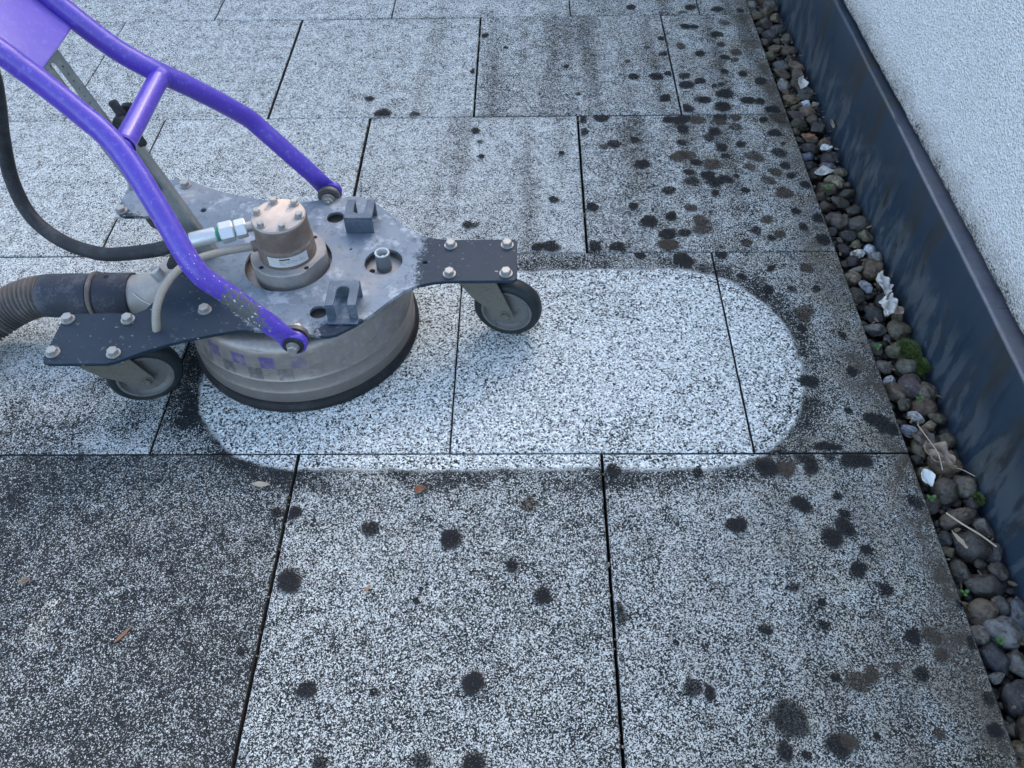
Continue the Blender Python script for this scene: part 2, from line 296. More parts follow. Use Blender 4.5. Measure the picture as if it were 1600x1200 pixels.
pv = G(); cols = []
def slab(x0, x1, y0, y1, row, n):
    r = random.Random(int(x0 * 1000) * 31 + row)
    dz = r.uniform(-.0012, .0008); tx = r.uniform(-.0016, .0016); ty = r.uniform(-.0016, .0016)
    xc = (x0 + x1) / 2; yc = (y0 + y1) / 2
    ch = .0022
    nx = max(2, int(n * (x1 - x0) / .5)); ny = n
    xs = [x0, x0 + ch] + [x0 + ch + (x1 - x0 - 2 * ch) * i / nx for i in range(1, nx)] + [x1 - ch, x1]
    ys = [y0, y0 + ch] + [y0 + ch + (y1 - y0 - 2 * ch) * i / ny for i in range(1, ny)] + [y1 - ch, y1]
    vs = []; W = len(xs); H = len(ys)
    for j, y in enumerate(ys):
        for i, x in enumerate(xs):
            edge = i in (0, W - 1) or j in (0, H - 1)
            z = dz + tx * (x - xc) + ty * (y - yc) - (.0022 if edge else 0)
            jx = 0 if not edge else .0006 * noise.noise(Vector((x * 60, y * 60, 3)))
            vs.append((x + jx, y + jx, z)); cols.append(dirt(x, y, row, xc))
    fs = [(j * W + i, j * W + i + 1, (j + 1) * W + i + 1, (j + 1) * W + i) for j in range(H - 1) for i in range(W - 1)]
    # sides
    ring = [i for i in range(W)] + [j * W + W - 1 for j in range(1, H)] + [(H - 1) * W + i for i in range(W - 2, -1, -1)] + [j * W for j in range(H - 2, 0, -1)]
    b = len(vs)
    for q in ring: vs.append((vs[q][0], vs[q][1], -.05)); cols.append((.2, .2, .9))
    k = len(ring); sf = [(ring[(i + 1) % k], ring[i], b + i, b + (i + 1) % k) for i in range(k)]
    o = len(pv.v); pv.v += vs; pv.f += [tuple(o + i for i in f) for f in fs + sf]; pv.mi += [0] * len(fs) + [1] * len(sf)
rows = {-1: 0, 0: 1, 1: 0, 2: 1, 3: 2}
gapr = random.Random(3)
WIDE = {(-1, 2): .0075, (0, 4): .008, (0, 3): .0045, (2, 3): .0085, (2, 2): .007, (1, 1): .007, (1, 2): .008, (2, 1): .006, (-1, 1): .0065}
for row in range(-3, 8):
    kind = rows.get(row, abs(row) % 2)
    edges = [0.0] + ([-.25 - .5 * i for i in range(9)] if kind == 1 else [-.5 - .5 * i for i in range(9)])
    if kind == 2: edges = [0.0, -.14] + [-.5 - .5 * i for i in range(9)]
    for i in range(len(edges) - 1):
        x1, x0 = edges[i], edges[i + 1]
        near = x0 > -2.3 and -1 <= row <= 3
        gl = WIDE.get((row, i + 1), gapr.uniform(.003, .005)) * .38; gr = (WIDE.get((row, i), .004) * .38) if i else 0
        gy0, gy1 = gapr.uniform(.0008, .0018), gapr.uniform(.0008, .0018)
        slab(x0 + gl, x1 - gr, row * .5 + gy0, row * .5 + .5 - gy1, row, 26 if near else 3)
nslab = len(pv.v)
nspot0 = len(pv.v); spotv = []
for k, (sx, sy, r, t) in enumerate(SPOTS):
    q = random.Random(k); n = 26; ph = q.uniform(0, 9); el = q.uniform(.86, 1.16); rot = q.uniform(0, 3.1)
    stren = q.choice((1.0, 1.0, .95, .9, .78)) if not t else q.uniform(.65, .92); z = .0020 + .000004 * k
    rw = math.floor(sy / .5); o = len(pv.v)
    js = [0.0] + ([-.25 - .5 * i_ for i_ in range(9)] if rows.get(rw, 0) == 1 else [-.5 - .5 * i_ for i_ in range(9)]) + ([-.14] if rows.get(rw) == 2 else [])
    xhi = min(j_ for j_ in js if j_ >= sx - 1e-6) - .0055 if sx < 0 else 0; xlo = max([j_ for j_ in js if j_ < sx - 1e-6] or [-9]) + .0055
    for ring, val in ((1.32, 0.0), (.92, .42), (.55, .85)):
        for i in range(n):
            a = 2 * math.pi * i / n
            rr = ring * r * (1 + .20 * noise.noise(Vector((math.cos(a) * 1.1 + ph, math.sin(a) * 1.1, k))) + .12 * noise.noise(Vector((math.cos(a) * 3 + ph, math.sin(a) * 3, k + .5))))
            ux, uy = rr * math.cos(a) * el, rr * math.sin(a) / el
            x = sx + ux * math.cos(rot) - uy * math.sin(rot); y = sy + ux * math.sin(rot) + uy * math.cos(rot)
            # a patch stops at the joint of its own slab and at the paving edge
            y = min(max(y, rw * .5 + .004 + .0002 * val), rw * .5 + .496 - .0002 * val); x = min(max(x, xlo + .0002 * val), xhi - .0002 * val)
            pv.v.append((x, y, z)); cols.append(dirt(x, y, rw, x)); spotv.append((val, stren, t))
    pv.v.append((sx, min(max(sy, rw * .5 + .006), rw * .5 + .494), z)); cols.append(dirt(sx, sy, rw, sx)); spotv.append((1.0, stren, t))
    for g_ in (0, 1):
        pv.f += [(o + g_ * n + i, o + g_ * n + (i + 1) % n, o + (g_ + 1) * n + (i + 1) % n, o + (g_ + 1) * n + i) for i in range(n)]
    pv.f += [(o + 2 * n + i, o + 2 * n + (i + 1) % n, o + 3 * n) for i in range(n)]; pv.mi += [2] * (3 * n)
pave = pv.build('pavement', [M_PAVE, M_EDGE, M_LICH], smooth=0)
at = pave.data.attributes.new('dirt', 'FLOAT_COLOR', 'POINT')
buf = []
for c_ in cols: buf += [c_[0], c_[1], c_[2], 1.0]
at.data.foreach_set('color', buf)
at = pave.data.attributes.new('spot', 'FLOAT_COLOR', 'POINT')
buf = [0.0, 0.0, 0.0, 1.0] * nspot0
for c_ in spotv: buf += [c_[0], c_[1], c_[2], 1.0]
at.data.foreach_set('color', buf)
tag(pave, 'terrace paving of large square speckled concrete slabs with dark lichen spots', kind='structure')

# ------------------------------------------------------------------ ground under everything
M_GR = NT('dark_soil', .95); M_GR.set('Specular IOR Level', .05); M_GR.set('Base Color', M_GR.mix(M_GR.noise(M_GR.pos(), 120, 4), (.010, .009, .008), (.045, .040, .034)))
g = G(); g.add([(-60, -60, -.052), (60, -60, -.052), (60, 60, -.052), (-60, 60, -.052)], [(0, 1, 2, 3)])
tag(g.build('ground', M_GR, smooth=0), 'dark bedding seen in the joints and under the pebbles', kind='structure')

# ------------------------------------------------------------------ metal flashing and rendered wall on the right
def flashing_material():
    m = NT('dark_flashing', .32); m.set('Metallic', 0.0)
    p = m.pos(); X = m.xyz(p)
    wz = m.vm('ADD', p, m.vm('MULTIPLY', m.noise(p, 9, 2, .5, True), (0, .02, .02)))
    s1 = m.noise(m.vm('MULTIPLY', wz, (1, 34.0, 9.0)), 1.0, 4, .6); s2 = m.noise(m.vm('MULTIPLY', wz, (1, 13, 2.4)), 1.0, 4, .62)
    s3 = m.noise(m.vm('MULTIPLY', wz, (1, 60.0, 5.0)), 1.0, 3, .6)
    top = m.math('ADD', .035, m.math('MULTIPLY', m.noise(m.vm('MULTIPLY', p, (1, 7, 0)), 1.0, 3, .7), .12))
    low = m.sm(m.math('SUBTRACT', X[2], top), .02, -.05)
    runs = m.math('MULTIPLY', m.sm(s1, .47, .56), low)
    base = m.mix(s2, (.015, .028, .046), (.030, .047, .069))
    base = m.mix(m.math('MULTIPLY', m.sm(s2, .50, .66), .6), base, (.030, .026, .016))
    base = m.mix(m.math('MULTIPLY', m.sm(s3, .56, .70), .3), base, (.008, .011, .014))
    base = m.mix(m.math('MULTIPLY', runs, .42), base, (.10, .115, .125))
    base = m.mix(m.math('MULTIPLY', m.sm(m.noise(p, 26, 4, .7), .60, .66), low), base, (.075, .085, .09))
    base = m.mix(m.math('MULTIPLY', m.sm(X[2], .1805, .1845), m.math('MULTIPLY', m.math('ADD', .25, m.math('MULTIPLY', m.noise(p, 60, 3), .6)), m.math('ADD', .15, m.math('MULTIPLY', m.sm(X[1], .80, .50), .85)))), base, (.16, .16, .18))  # dusty, sky-lit ledge painted paler; far end kept dark as shade
    m.set('Base Color', base)
    m.set('Roughness', m.math('ADD', .18, m.math('MULTIPLY', s2, .28)))
    m.bump(m.noise(m.vm('MULTIPLY', p, (1, 3, 6)), 1.0, 2), .25, .004)
    return m
M_FL = flashing_material()
prof = [(.096, -.055), (.1005, -.02), (.1035, .05), (.1045, .12), (.105, .180), (.1053, .1838), (.1062, .1853), (.112, .1858), (.1365, .1835), (.140, .1835)]
fl = G(); ny = 260; vs = []; fs = []
for j in range(ny + 1):
    y = -2.6 + 6.2 * j / ny
    for i, (x, z) in enumerate(prof):
        wv = .0012 * noise.noise(Vector((y * 5, z * 9, 1))) + .0006 * noise.noise(Vector((y * 23, i, 4)))
        wv -= .0013 if y < .565 + .004 * noise.noise(Vector((z * 30, 1, 1))) else 0
        lip = 0.0012 * noise.noise(Vector((y * 40, 7, i * .4))) if i >= 7 else 0
        vs.append((x + wv, y, z + lip))
k = len(prof)
for j in range(ny):
    for i in range(k - 1): fs.append((j * k + i, j * k + i + 1, (j + 1) * k + i + 1, (j + 1) * k + i))
fl.add(vs, fs)
tag(fl.build('metal_flashing', M_FL, smooth=60), 'dark blue-grey metal upstand with runs of lime along the foot of the white wall', 'flashing')

def render_material():
    m = NT('white_render', .85); p = m.pos(); X = m.xyz(p)
    n1 = m.noise(p, 210, 3, .7); n2 = m.noise(p, 7, 4, .6); v = m.vor(p, 240, 'F1', 'Distance'); c = m.red(m.vor(p, 300))
    base = m.mix(n2, (.74, .745, .73), (.84, .845, .83))
    base = m.mix(m.math('MULTIPLY', m.sm(n1, .50, .66), .50), base, (.44, .44, .43))
    base = m.mix(m.math('MULTIPLY', m.sm(c[0], .86, .95), .45), base, (.30, .30, .29))
    base = m.mix(m.math('MULTIPLY', m.sm(c[1], .80, .95), .5), base, (.92, .92, .91))
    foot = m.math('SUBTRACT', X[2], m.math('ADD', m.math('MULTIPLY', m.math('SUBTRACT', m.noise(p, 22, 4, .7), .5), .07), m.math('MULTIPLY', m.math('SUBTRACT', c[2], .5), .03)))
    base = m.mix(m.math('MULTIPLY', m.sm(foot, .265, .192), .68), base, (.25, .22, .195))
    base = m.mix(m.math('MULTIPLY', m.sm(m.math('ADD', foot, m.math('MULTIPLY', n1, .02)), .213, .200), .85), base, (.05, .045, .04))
    m.set('Base Color', base)
    m.bump(m.math('ADD', m.math('MULTIPLY', n1, 1.0), m.math('MULTIPLY', v, 1.2)), 1.0, .0042)
    return m
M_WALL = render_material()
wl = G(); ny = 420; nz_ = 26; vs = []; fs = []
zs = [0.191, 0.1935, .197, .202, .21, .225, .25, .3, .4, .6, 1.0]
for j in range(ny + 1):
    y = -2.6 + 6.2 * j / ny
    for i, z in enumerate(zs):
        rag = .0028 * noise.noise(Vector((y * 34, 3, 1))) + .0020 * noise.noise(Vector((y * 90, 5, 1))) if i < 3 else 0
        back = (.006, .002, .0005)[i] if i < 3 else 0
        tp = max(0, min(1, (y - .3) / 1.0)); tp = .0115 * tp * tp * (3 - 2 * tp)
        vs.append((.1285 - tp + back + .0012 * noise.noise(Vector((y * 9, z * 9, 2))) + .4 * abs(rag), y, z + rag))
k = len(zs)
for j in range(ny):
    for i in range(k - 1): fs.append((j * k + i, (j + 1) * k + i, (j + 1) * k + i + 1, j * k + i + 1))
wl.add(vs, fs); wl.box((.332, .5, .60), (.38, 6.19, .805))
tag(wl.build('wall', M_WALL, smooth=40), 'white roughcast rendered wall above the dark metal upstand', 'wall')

# ------------------------------------------------------------------ unseen blocker added to shade the terrace; its slot lights the motor cap
M_BLOCKER = NT('grey_blocker', .9); M_BLOCKER.set('Base Color', M_BLOCKER.mix(M_BLOCKER.noise(M_BLOCKER.pos(), 6, 4), (.30, .31, .32), (.40, .41, .42)))
bd = G(); BY = 6.0
def aim(P):
    P = Vector(P); t = (BY - P.y) / SDIR.y; return P + SDIR * t
hole = aim((-1.035, .287, .272)); hx, hz0, hz1 = .060, hole.z - .035, hole.z + .028
H_ = 4.2; xa, xb = -7.0, 9.0
def blk(x0, x1, z0, z1): bd.box(((x0 + x1) / 2, BY + .05, (z0 + z1) / 2), (x1 - x0, .1, z1 - z0))
blk(xa, hole.x - hx, -.05, H_); blk(hole.x + hx, xb, -.05, H_)
blk(hole.x - hx, hole.x + hx, -.05, hz0); blk(hole.x - hx, hole.x + hx, hz1, H_)
tag(bd.build('sun_blocker', M_BLOCKER, smooth=0), 'plain grey unseen wall added beyond the terrace to block the sun', 'sun_blocker')
# ------------------------------------------------------------------ machine materials
def dusty(name, a, b, dust, rough=.5, metal=.0, amt=.5, bump=.15, sc_=30, spec=.5):
    m = NT(name, rough, metal); m.set('Specular IOR Level', spec); p = m.obj()
    n = m.noise(p, sc_, 4, .6); f = m.noise(p, sc_ * 9, 3, .6)
    base = m.mix(n, a, b)
    base = m.mix(m.math('MULTIPLY', m.sm(m.math('ADD', n, m.math('MULTIPLY', m.math('SUBTRACT', f, .5), .7)), .45, .75), amt), base, dust)
    m.set('Base Color', base); m.set('Roughness', m.math('ADD', rough - .08, m.math('MULTIPLY', f, .25)))
    if metal: m.set('Metallic', m.math('SUBTRACT', metal, m.math('MULTIPLY', n, metal * .5)))
    m.bump(f, bump, .0008); return m
M_STEEL = dusty('zinc_steel', (.36, .36, .36), (.52, .52, .50), (.30, .28, .25), .38, .75, .5)
M_BOLT = dusty('plated_bolt', (.28, .27, .25), (.44, .43, .40), (.18, .165, .135), .36, .7, .65, .1, 90)
M_ALU = dusty('dusty_aluminium', (.25, .235, .22), (.34, .325, .305), (.40, .37, .34), .5, .45, .7, .12, 24)
M_RUST = dusty('brown_cast_steel', (.125, .092, .072), (.185, .14, .112), (.25, .21, .18), .55, .25, .6, .25, 26)
M_CAP = dusty('scuffed_cap', (.36, .30, .265), (.46, .39, .34), (.50, .45, .40), .55, .2, .5, .15, 40)
M_RUB = dusty('black_rubber', (.016, .018, .021), (.030, .032, .036), (.075, .078, .085), .55, 0, .45, .2, 28, spec=.22)
M_SKIRT = dusty('skirt_rubber', (.010, .011, .013), (.018, .019, .021), (.06, .058, .055), .5, 0, .35, .2, 20, spec=.22)
M_HOSE = dusty('dusty_hose', (.085, .077, .070), (.14, .127, .115), (.22, .20, .18), .65, 0, .5, .2, 30, spec=.22)
M_CUFF = dusty('blue_black_cuff', (.022, .026, .036), (.042, .048, .062), (.13, .135, .15), .5, 0, .45, .15, 22, spec=.22)
M_TYRE = dusty('grey_tyre', (.012, .018, .021), (.022, .028, .031), (.05, .053, .05), .42, 0, .3, .15, 26, spec=.22)
M_RIM = dusty('dirty_rim', (.09, .09, .085), (.18, .18, .17), (.035, .033, .028), .55, .2, .65, .2, 60)
M_FORK = dusty('muddy_fork', (.095, .09, .074), (.165, .158, .132), (.05, .046, .036), .6, .2, .6, .2, 45)
M_NUT = dusty('zinc_fitting', (.52, .54, .54), (.66, .68, .68), (.42, .43, .42), .36, .6, .45, .08, 60)
M_PIPE = dusty('stained_pipe', (.24, .20, .155), (.34, .33, .29), (.20, .15, .10), .5, .1, .6, .15, 40)
M_BAR = dusty('weathered_bar', (.16, .165, .155), (.23, .235, .225), (.30, .30, .28), .55, .35, .5, .15, 35)
M_BRK = dusty('blue_grey_bracket', (.055, .075, .10), (.10, .13, .165), (.24, .26, .28), .42, .25, .35, .12, 30)
M_LUG = dusty('grimy_lug', (.075, .068, .062), (.12, .11, .10), (.20, .18, .16), .5, .2, .5)
M_GREEN = NT('green_seal', .4); M_GREEN.set('Base Color', (.03, .25, .16))
M_BLACK = NT('dark_hole', .9); M_BLACK.set('Base Color', (.008, .008, .009))
M_CORE = NT('grey_nylon', .5); M_CORE.set('Base Color', (.14, .155, .165))
M_CORE_L = NT('worn_core_lip', .5); M_CORE_L.set('Base Color', (.42, .44, .42))
M_LABEL = NT('sticker_white', .45); M_LABEL.set('Base Color', M_LABEL.mix(M_LABEL.noise(M_LABEL.obj(), 130, 3), (.46, .46, .44), (.60, .60, .58)))
M_INK = NT('sticker_ink', .6); M_INK.set('Base Color', (.03, .03, .035))
M_INKG = NT('sticker_faded_ink', .6); M_INKG.set('Base Color', (.22, .22, .23))

def plate_material():
    m = NT('worn_deck_paint', .42); m.set('Specular IOR Level', .28); p = m.obj(); X = m.xyz(p)
    n = m.noise(p, 11, 5, .62); f = m.noise(p, 75, 4, .65); ff = m.noise(p, 330, 2, .6)
    right = m.sm(X[0], .17, .27)
    fl = m.sm(m.vm('DOT_PRODUCT', p, (-.72, -.69, 0)), .105, .165)
    fr = m.math('MULTIPLY', m.sm(X[1], -.115, -.165), m.sm(X[0], .03, .09))
    paint = m.math('MAXIMUM', m.math('MAXIMUM', right, fl), m.math('MULTIPLY', fr, .75))
    k = m.math('ADD', paint, m.math('ADD', m.math('MULTIPLY', m.math('SUBTRACT', n, .5), .95), m.math('ADD', m.math('MULTIPLY', m.math('SUBTRACT', f, .5), .9), m.math('MULTIPLY', m.math('SUBTRACT', ff, .5), .7))))
    mask = m.sm(k, .36, .62)
    bare = m.mix(n, (.105, .14, .175), (.25, .29, .33))
    bare = m.mix(m.math('MULTIPLY', m.sm(m.noise(p, 26, 4, .65), .52, .66), .6), bare, (.44, .47, .50))
    bare = m.mix(m.math('MULTIPLY', m.sm(f, .50, .68), .5), bare, (.10, .115, .13))
    bare = m.mix(m.math('MULTIPLY', m.sm(m.noise(p, 6, 3), .48, .66), .5), bare, (.34, .31, .275))
    pn = m.mix(n, (.007, .018, .032), (.016, .032, .050))
    pn = m.mix(m.math('MULTIPLY', m.sm(f, .60, .72), .45), pn, (.17, .19, .20))
    pn = m.mix(m.math('MULTIPLY', m.sm(m.noise(p, 150, 2, .5), .715, .74), .7), pn, (.34, .36, .36))
    base = m.mix(mask, bare, pn)
    base = m.mix(m.math('MULTIPLY', m.sm(ff, .66, .74), .6), base, (.03, .028, .025))
    m.set('Base Color', base); m.set('Metallic', m.math('MULTIPLY', m.math('SUBTRACT', 1.0, mask), .35))
    m.set('Roughness', m.math('ADD', .34, m.math('MULTIPLY', f, .28)))
    m.bump(m.math('ADD', f, m.math('MULTIPLY', mask, .6)), .18, .0008); return m
M_PLATE = plate_material()

def drum_material():
    m = NT('dusty_drum', .5); p = m.obj(); X = m.xyz(p)
    n = m.noise(p, 14, 5, .6); f = m.noise(p, 85, 4, .65); ff = m.noise(p, 300, 2)
    base = m.mix(n, (.20, .175, .155), (.32, .29, .265))
    base = m.mix(m.math('MULTIPLY', m.sm(f, .45, .75), .45), base, (.40, .385, .375))
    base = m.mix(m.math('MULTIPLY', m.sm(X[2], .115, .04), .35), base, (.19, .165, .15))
    th = m.math('ARCTAN2', X[1], X[0])
    u = m.math('DIVIDE', m.math('ADD', th, 3.3), .132)
    v = m.math('DIVIDE', m.math('SUBTRACT', X[2], .076), .0255)
    cu_ = m.math('FLOOR', u); cv = m.math('FLOOR', v)
    par = m.math('FLOORED_MODULO', m.math('ADD', cu_, cv), 2.0)
    inz = m.math('MULTIPLY', m.math('GREATER_THAN', v, 0.0), m.math('LESS_THAN', v, 2.0))
    wear = m.sm(m.math('ADD', m.math('MULTIPLY', n, .5), m.math('MULTIPLY', f, .6)), .72, .42)
    fade = m.math('ADD', .16, m.math('MULTIPLY', m.sm(th, -1.15, -1.75), .70))
    a = m.math('MULTIPLY', m.math('MULTIPLY', par, inz), m.math('MULTIPLY', m.math('MULTIPLY', wear, fade), 1.15), clamp=True)
    col = m.mix(m.math('GREATER_THAN', v, 1.0), (.105, .105, .115), (.13, .10, .30))
    base = m.mix(a, base, col)
    scr = m.noise(m.vm('MULTIPLY', p, (20, 20, 260)), 1.0, 4, .6)
    base = m.mix(m.math('MULTIPLY', m.sm(scr, .62, .70), .45), base, (.07, .065, .06))
    base = m.mix(m.math('MULTIPLY', m.sm(ff, .68, .75), .5), base, (.06, .055, .05))
    m.set('Base Color', base); m.set('Metallic', .5)
    m.set('Roughness', m.math('ADD', .28, m.math('MULTIPLY', f, .3)))
    m.bump(f, .15, .0008); return m
M_DRUM = drum_material()

def purple_material(flat=False):
    m = NT('purple_enamel', .33); p = m.obj(); X = m.xyz(p)
    n = m.noise(p, 16, 4, .6); f = m.noise(p, 140, 4, .65); ff = m.noise(p, 330, 3, .6)
    base = m.mix(n, (.060, .030, .31), (.092, .052, .43))
    base = m.mix(m.math('MULTIPLY', m.sm(f, .52, .72), .30), base, (.30, .24, .62))
    if flat:
        st = m.noise(m.vm('MULTIPLY', p, (60, 190, 60)), 1.0, 4, .7)
        base = m.mix(m.math('MULTIPLY', m.sm(st, .60, .70), .55), base, (.055, .03, .26))
        base = m.mix(.28, base, (.28, .23, .60)); base = m.mix(m.math('MULTIPLY', m.sm(n, .50, .70), .35), base, (.20, .17, .38))
    else:
        # paint rubbed off the outer side of the near leg, and small chips
        d = m.vm('LENGTH', m.vm('MULTIPLY', m.vm('SUBTRACT', p, (-.030, -.209, .245)), (1, 2.2, 1)))
        rub = m.sm(m.math('ADD', m.math('MULTIPLY', d, -9.0), m.math('ADD', m.math('MULTIPLY', f, 1.0), m.math('MULTIPLY', ff, .6))),   .40, .48)
        base = m.mix(rub, base, m.mix(ff, (.025, .027, .026), (.17, .18, .175)))
        for c_, s_, lo in (((-.075, -.208, .345), 30, .69), ((-.125, -.145, .425), 28, .71), ((-.035, -.212, .285), 22, .66), ((-.02, -.2, .232), 20, .66)):
            dd = m.vm('LENGTH', m.vm('SUBTRACT', p, c_))
            ch = m.sm(m.math('SUBTRACT', m.noise(m.vm('MULTIPLY', m.vm('ADD', p, c_), (1, 1, .55)), 230, 2, .5), m.math('MULTIPLY', m.math('MAXIMUM', m.math('SUBTRACT', dd, .02), 0.0), s_ * .12)), lo, lo + .025)
            base = m.mix(ch, base, (.62, .62, .64))
        ln = m.sm(m.noise(m.vm('MULTIPLY', p, (9, 9, 3)), 60, 3), .72, .75)
        base = m.mix(m.math('MULTIPLY', ln, .7), base, (.55, .55, .60))
    m.set('Base Color', base); m.set('Roughness', m.math('ADD', .24, m.math('MULTIPLY', f, .26)))
    m.set('Coat Weight', .2); m.bump(f, .08, .0006); return m
M_PUR = purple_material(); M_PURF = purple_material(True)

# ------------------------------------------------------------------ the surface cleaning machine
mach = empty('surface_cleaner', (-1.03, .291, 0.0))
tag(mach, 'purple handled rotary cleaning machine with grey drum and castors standing on the paving', 'floor cleaner')

# drum
d = G()
d.lathe([(0, .146), (.170, .1475), (.1785, .1468), (.184, .1445), (.1885, .140), (.1915, .133), (.1930, .122), (.1945, .098), (.1958, .0775), (.1975, .0755), (.1982, .0735), (.1970, .0715),
         (.1980, .050), (.1996, .0475), (.2002, .0455), (.1992, .0435), (.2000, .024), (.1975, .020), (.18, .020)], 128)
drum = d.build('drum', M_DRUM, mach, smooth=50)
s = G(); s.lathe([(.186, .003), (.2045, .0015), (.2062, .006), (.2058, .013), (.2015, .0165), (.2012, .021), (.1985, .0225), (.187, .0225)], 128)
s.build('rubber_skirt', M_SKIRT, drum, smooth=50)
# deck plate
def mir(P): return [(x, -y) for x, y in reversed(P)]
top = [(.386, .0525), (.2745, .0525), (.250, .0555), (.226, .0625), (.205, .0745), (.186, .0935), (.170, .113), (.152, .1345), (.133, .1540), (.104, .1760), (.092, .1800), (.080, .1800), (.052, .1735), (0.0, .1660),
       (-.055, .1655), (-.092, .1740), (-.125, .1830), (-.160, .1950), (-.196, .2110), (-.229, .2300), (-.246, .2365), (-.338, .2365), (-.3465, .2330), (-.3495, .2240), (-.3490, .1480), (-.3420, .1340), (-.3300, .1275),
       (-.232, .1270), (-.2190, .1180), (-.2100, .0980), (-.2020, .0700), (-.1960, .0400)]
outline = [(.391, .047)] + top + mir(top) + [(.391, -.047)]
holes = [circle(-.004, -.002, .0755, 64), circle(.161, -.003, .0335, 40), circle(.068, -.126, .0155, 24), circle(.060, .119, .0165, 24), circle(.233, -.007, .0052, 14), circle(-.188, .143, .0065, 16), circle(.100, .030, .003, 10), circle(.118, -.052, .003, 10)]
deck = plate('deck_plate', outline, holes, .1585, .1650, M_PLATE, mach, .0009)
b0 = G(); b0.hexbolt(.0088, .0098, None, 1.28)
bolt = b0.build('bolt', M_BOLT, deck)
spots_b = [(.275, .0372), (.374, .0372), (.277, -.0365), (.373, -.0365), (-.340, .142), (-.240, .138), (-.241, .218), (-.340, .217), (-.340, -.141), (-.241, -.142), (-.338, -.215), (-.241, -.217), (-.120, -.121), (-.085, .098)]
for i, (x, y) in enumerate(spots_b):
    o = bolt if i == 0 else bolt.copy()
    if i: sc.collection.objects.link(o); o.parent = deck
    o.location = (x, y, .1652 + (-.0035 if i == 13 else 0)); o.rotation_euler = (0, 0, i * 1.7)
# folded brackets: solid inner leg, open slot over the top and outer leg
for sgn, ya, yb in ((1, .073, .126), (-1, .088, .146)):
    g = G(); x0, x1 = .0865, .1365; xm = .1115; t = .0045; zt = .1995; r_ = .0105
    sl = [(xm + r_ * math.cos(a), ya + .024 + r_ * math.sin(a)) for a in [R(180 + 180 * k / 10) for k in range(11)]]
    u = [(x0, ya), (x1, ya), (x1, yb)] + [(sl[-1][0], yb)] + list(reversed(sl)) + [(sl[0][0], yb), (x0, yb)]
    if sgn < 0: u = [(x, -y) for x, y in reversed(u)]
    g.ngon_prism(u, zt - t, zt)
    def leg(xa_, xb_, y, w_): g.box(((xa_ + xb_) / 2, sgn * y, (.1655 + zt - t) / 2), (xb_ - xa_, w_, zt - t - .1655 - .0004))
    leg(x0, x1, ya + t / 2, t)
    leg(x0, sl[0][0], yb - t / 2, t); leg(sl[-1][0], x1, yb - t / 2, t)
    if sgn < 0: g.box((xm, -(yb + .004), .1672), (x1 - x0, .0125, .003))
    g.build('slotted_bracket', M_BRK, mach, bevel=.0009)
# wheel height adjuster in the deck hole
a = G(); a.lathe([(0, .1492), (.031, .1492), (.031, .1480)], 40)
adj = a.build('adjuster_seat', M_ALU, mach)
a = G(); a.lathe([(.0125, .149), (.0135, .151), (.0125, .179), (.0130, .184)], 36); a.build('adjuster_tube', M_CORE, adj)
a = G(); a.lathe([(.0130, .184), (.0128, .1855), (.0100, .1855), (.0092, .183), (.0090, .170)], 36); a.lathe([(0, .170), (.0092, .170)], 24); a.build('tube_lip', M_CORE_L, adj)
a = G(); a.lathe([(0, .1782), (.0032, .1775), (.0042, .175), (.0042, .168)], 20); a.build('screw_tip', M_BOLT, adj)
for ang, rr in ((200, .022), (250, .024), (330, .025)):
    a = G(); a.lathe([(0, .1496), (.0052, .1496)], 16, Matrix.Translation((.161 + rr * math.cos(R(ang)), -.003 + rr * math.sin(R(ang)), .0004)))
    a.build('drain_hole', M_BLACK, adj)
for o in [adj]: pass
for o in adj.children:
    if o.name.startswith('drain_hole'): continue
    o.location = (.161, -.003, 0)
for v_ in adj.data.vertices: v_.co.x += .161; v_.co.y -= .003

# motor
mo = G()
mo.lathe([(.0480, .186), (.0478, .2155), (.0470, .2180), (.0462, .2190), (.0460, .2235), (.0455, .2560), (.0448, .2600), (.0440, .2612)], 72)
motor = mo.build('motor', M_RUST, mach, smooth=40)
q = G(); q.lathe([(.0445, .2608), (.0432, .2640), (.042, .2645), (0, .2645)], 72); q.build('motor_cap', M_CAP, motor, smooth=40)
fl_ = []
for i in range(72):
    a_ = 2 * math.pi * i / 72; x = .0640 * math.cos(a_); y = .0640 * math.sin(a_)
    dd = x * math.cos(R(-32)) + y * math.sin(R(-32))
    if dd > .0585: x -= (dd - .0585) * math.cos(R(-32)); y -= (dd - .0585) * math.sin(R(-32))
    dd = x * math.cos(R(148)) + y * math.sin(R(148))
    if dd > .0585: x -= (dd - .0585) * math.cos(R(148)); y -= (dd - .0585) * math.sin(R(148))
    fl_.append((x, y))
q = G(); q.ngon_prism(fl_, .150, .1862, bev=.0014); fg = q.build('motor_flange', M_ALU, motor, smooth=30)
q = G(); q.lathe([(.0480, .1864), (.0520, .1866), (.0532, .1860)], 72); q.build('flange_collar', M_ALU, motor)
for x, y in ((-.038, -.041), (.0385, -.0425), (.040, .037), (-.04, .039)):
    q = G(); T = Matrix.Translation((x, y, .1864)); q.lathe([(.0040, .0002), (.0034, .0005), (.0031, .0001)], 16, T); q.lathe([(0, .00015), (.0031, .00015)], 16, T)
    q.build('flange_hole', M_BLACK, motor)
cb = G(); cb.hexbolt(.0062, .0086)
cbolt = cb.build('cap_bolt', M_BOLT, motor)
for i in range(6):
    o = cbolt if i == 0 else cbolt.copy()
    if i: sc.collection.objects.link(o); o.parent = motor
    an = R(52 + 60 * i); o.location = (.0362 * math.cos(an), .0362 * math.sin(an), .2646); o.rotation_euler = (0, 0, i * .9)
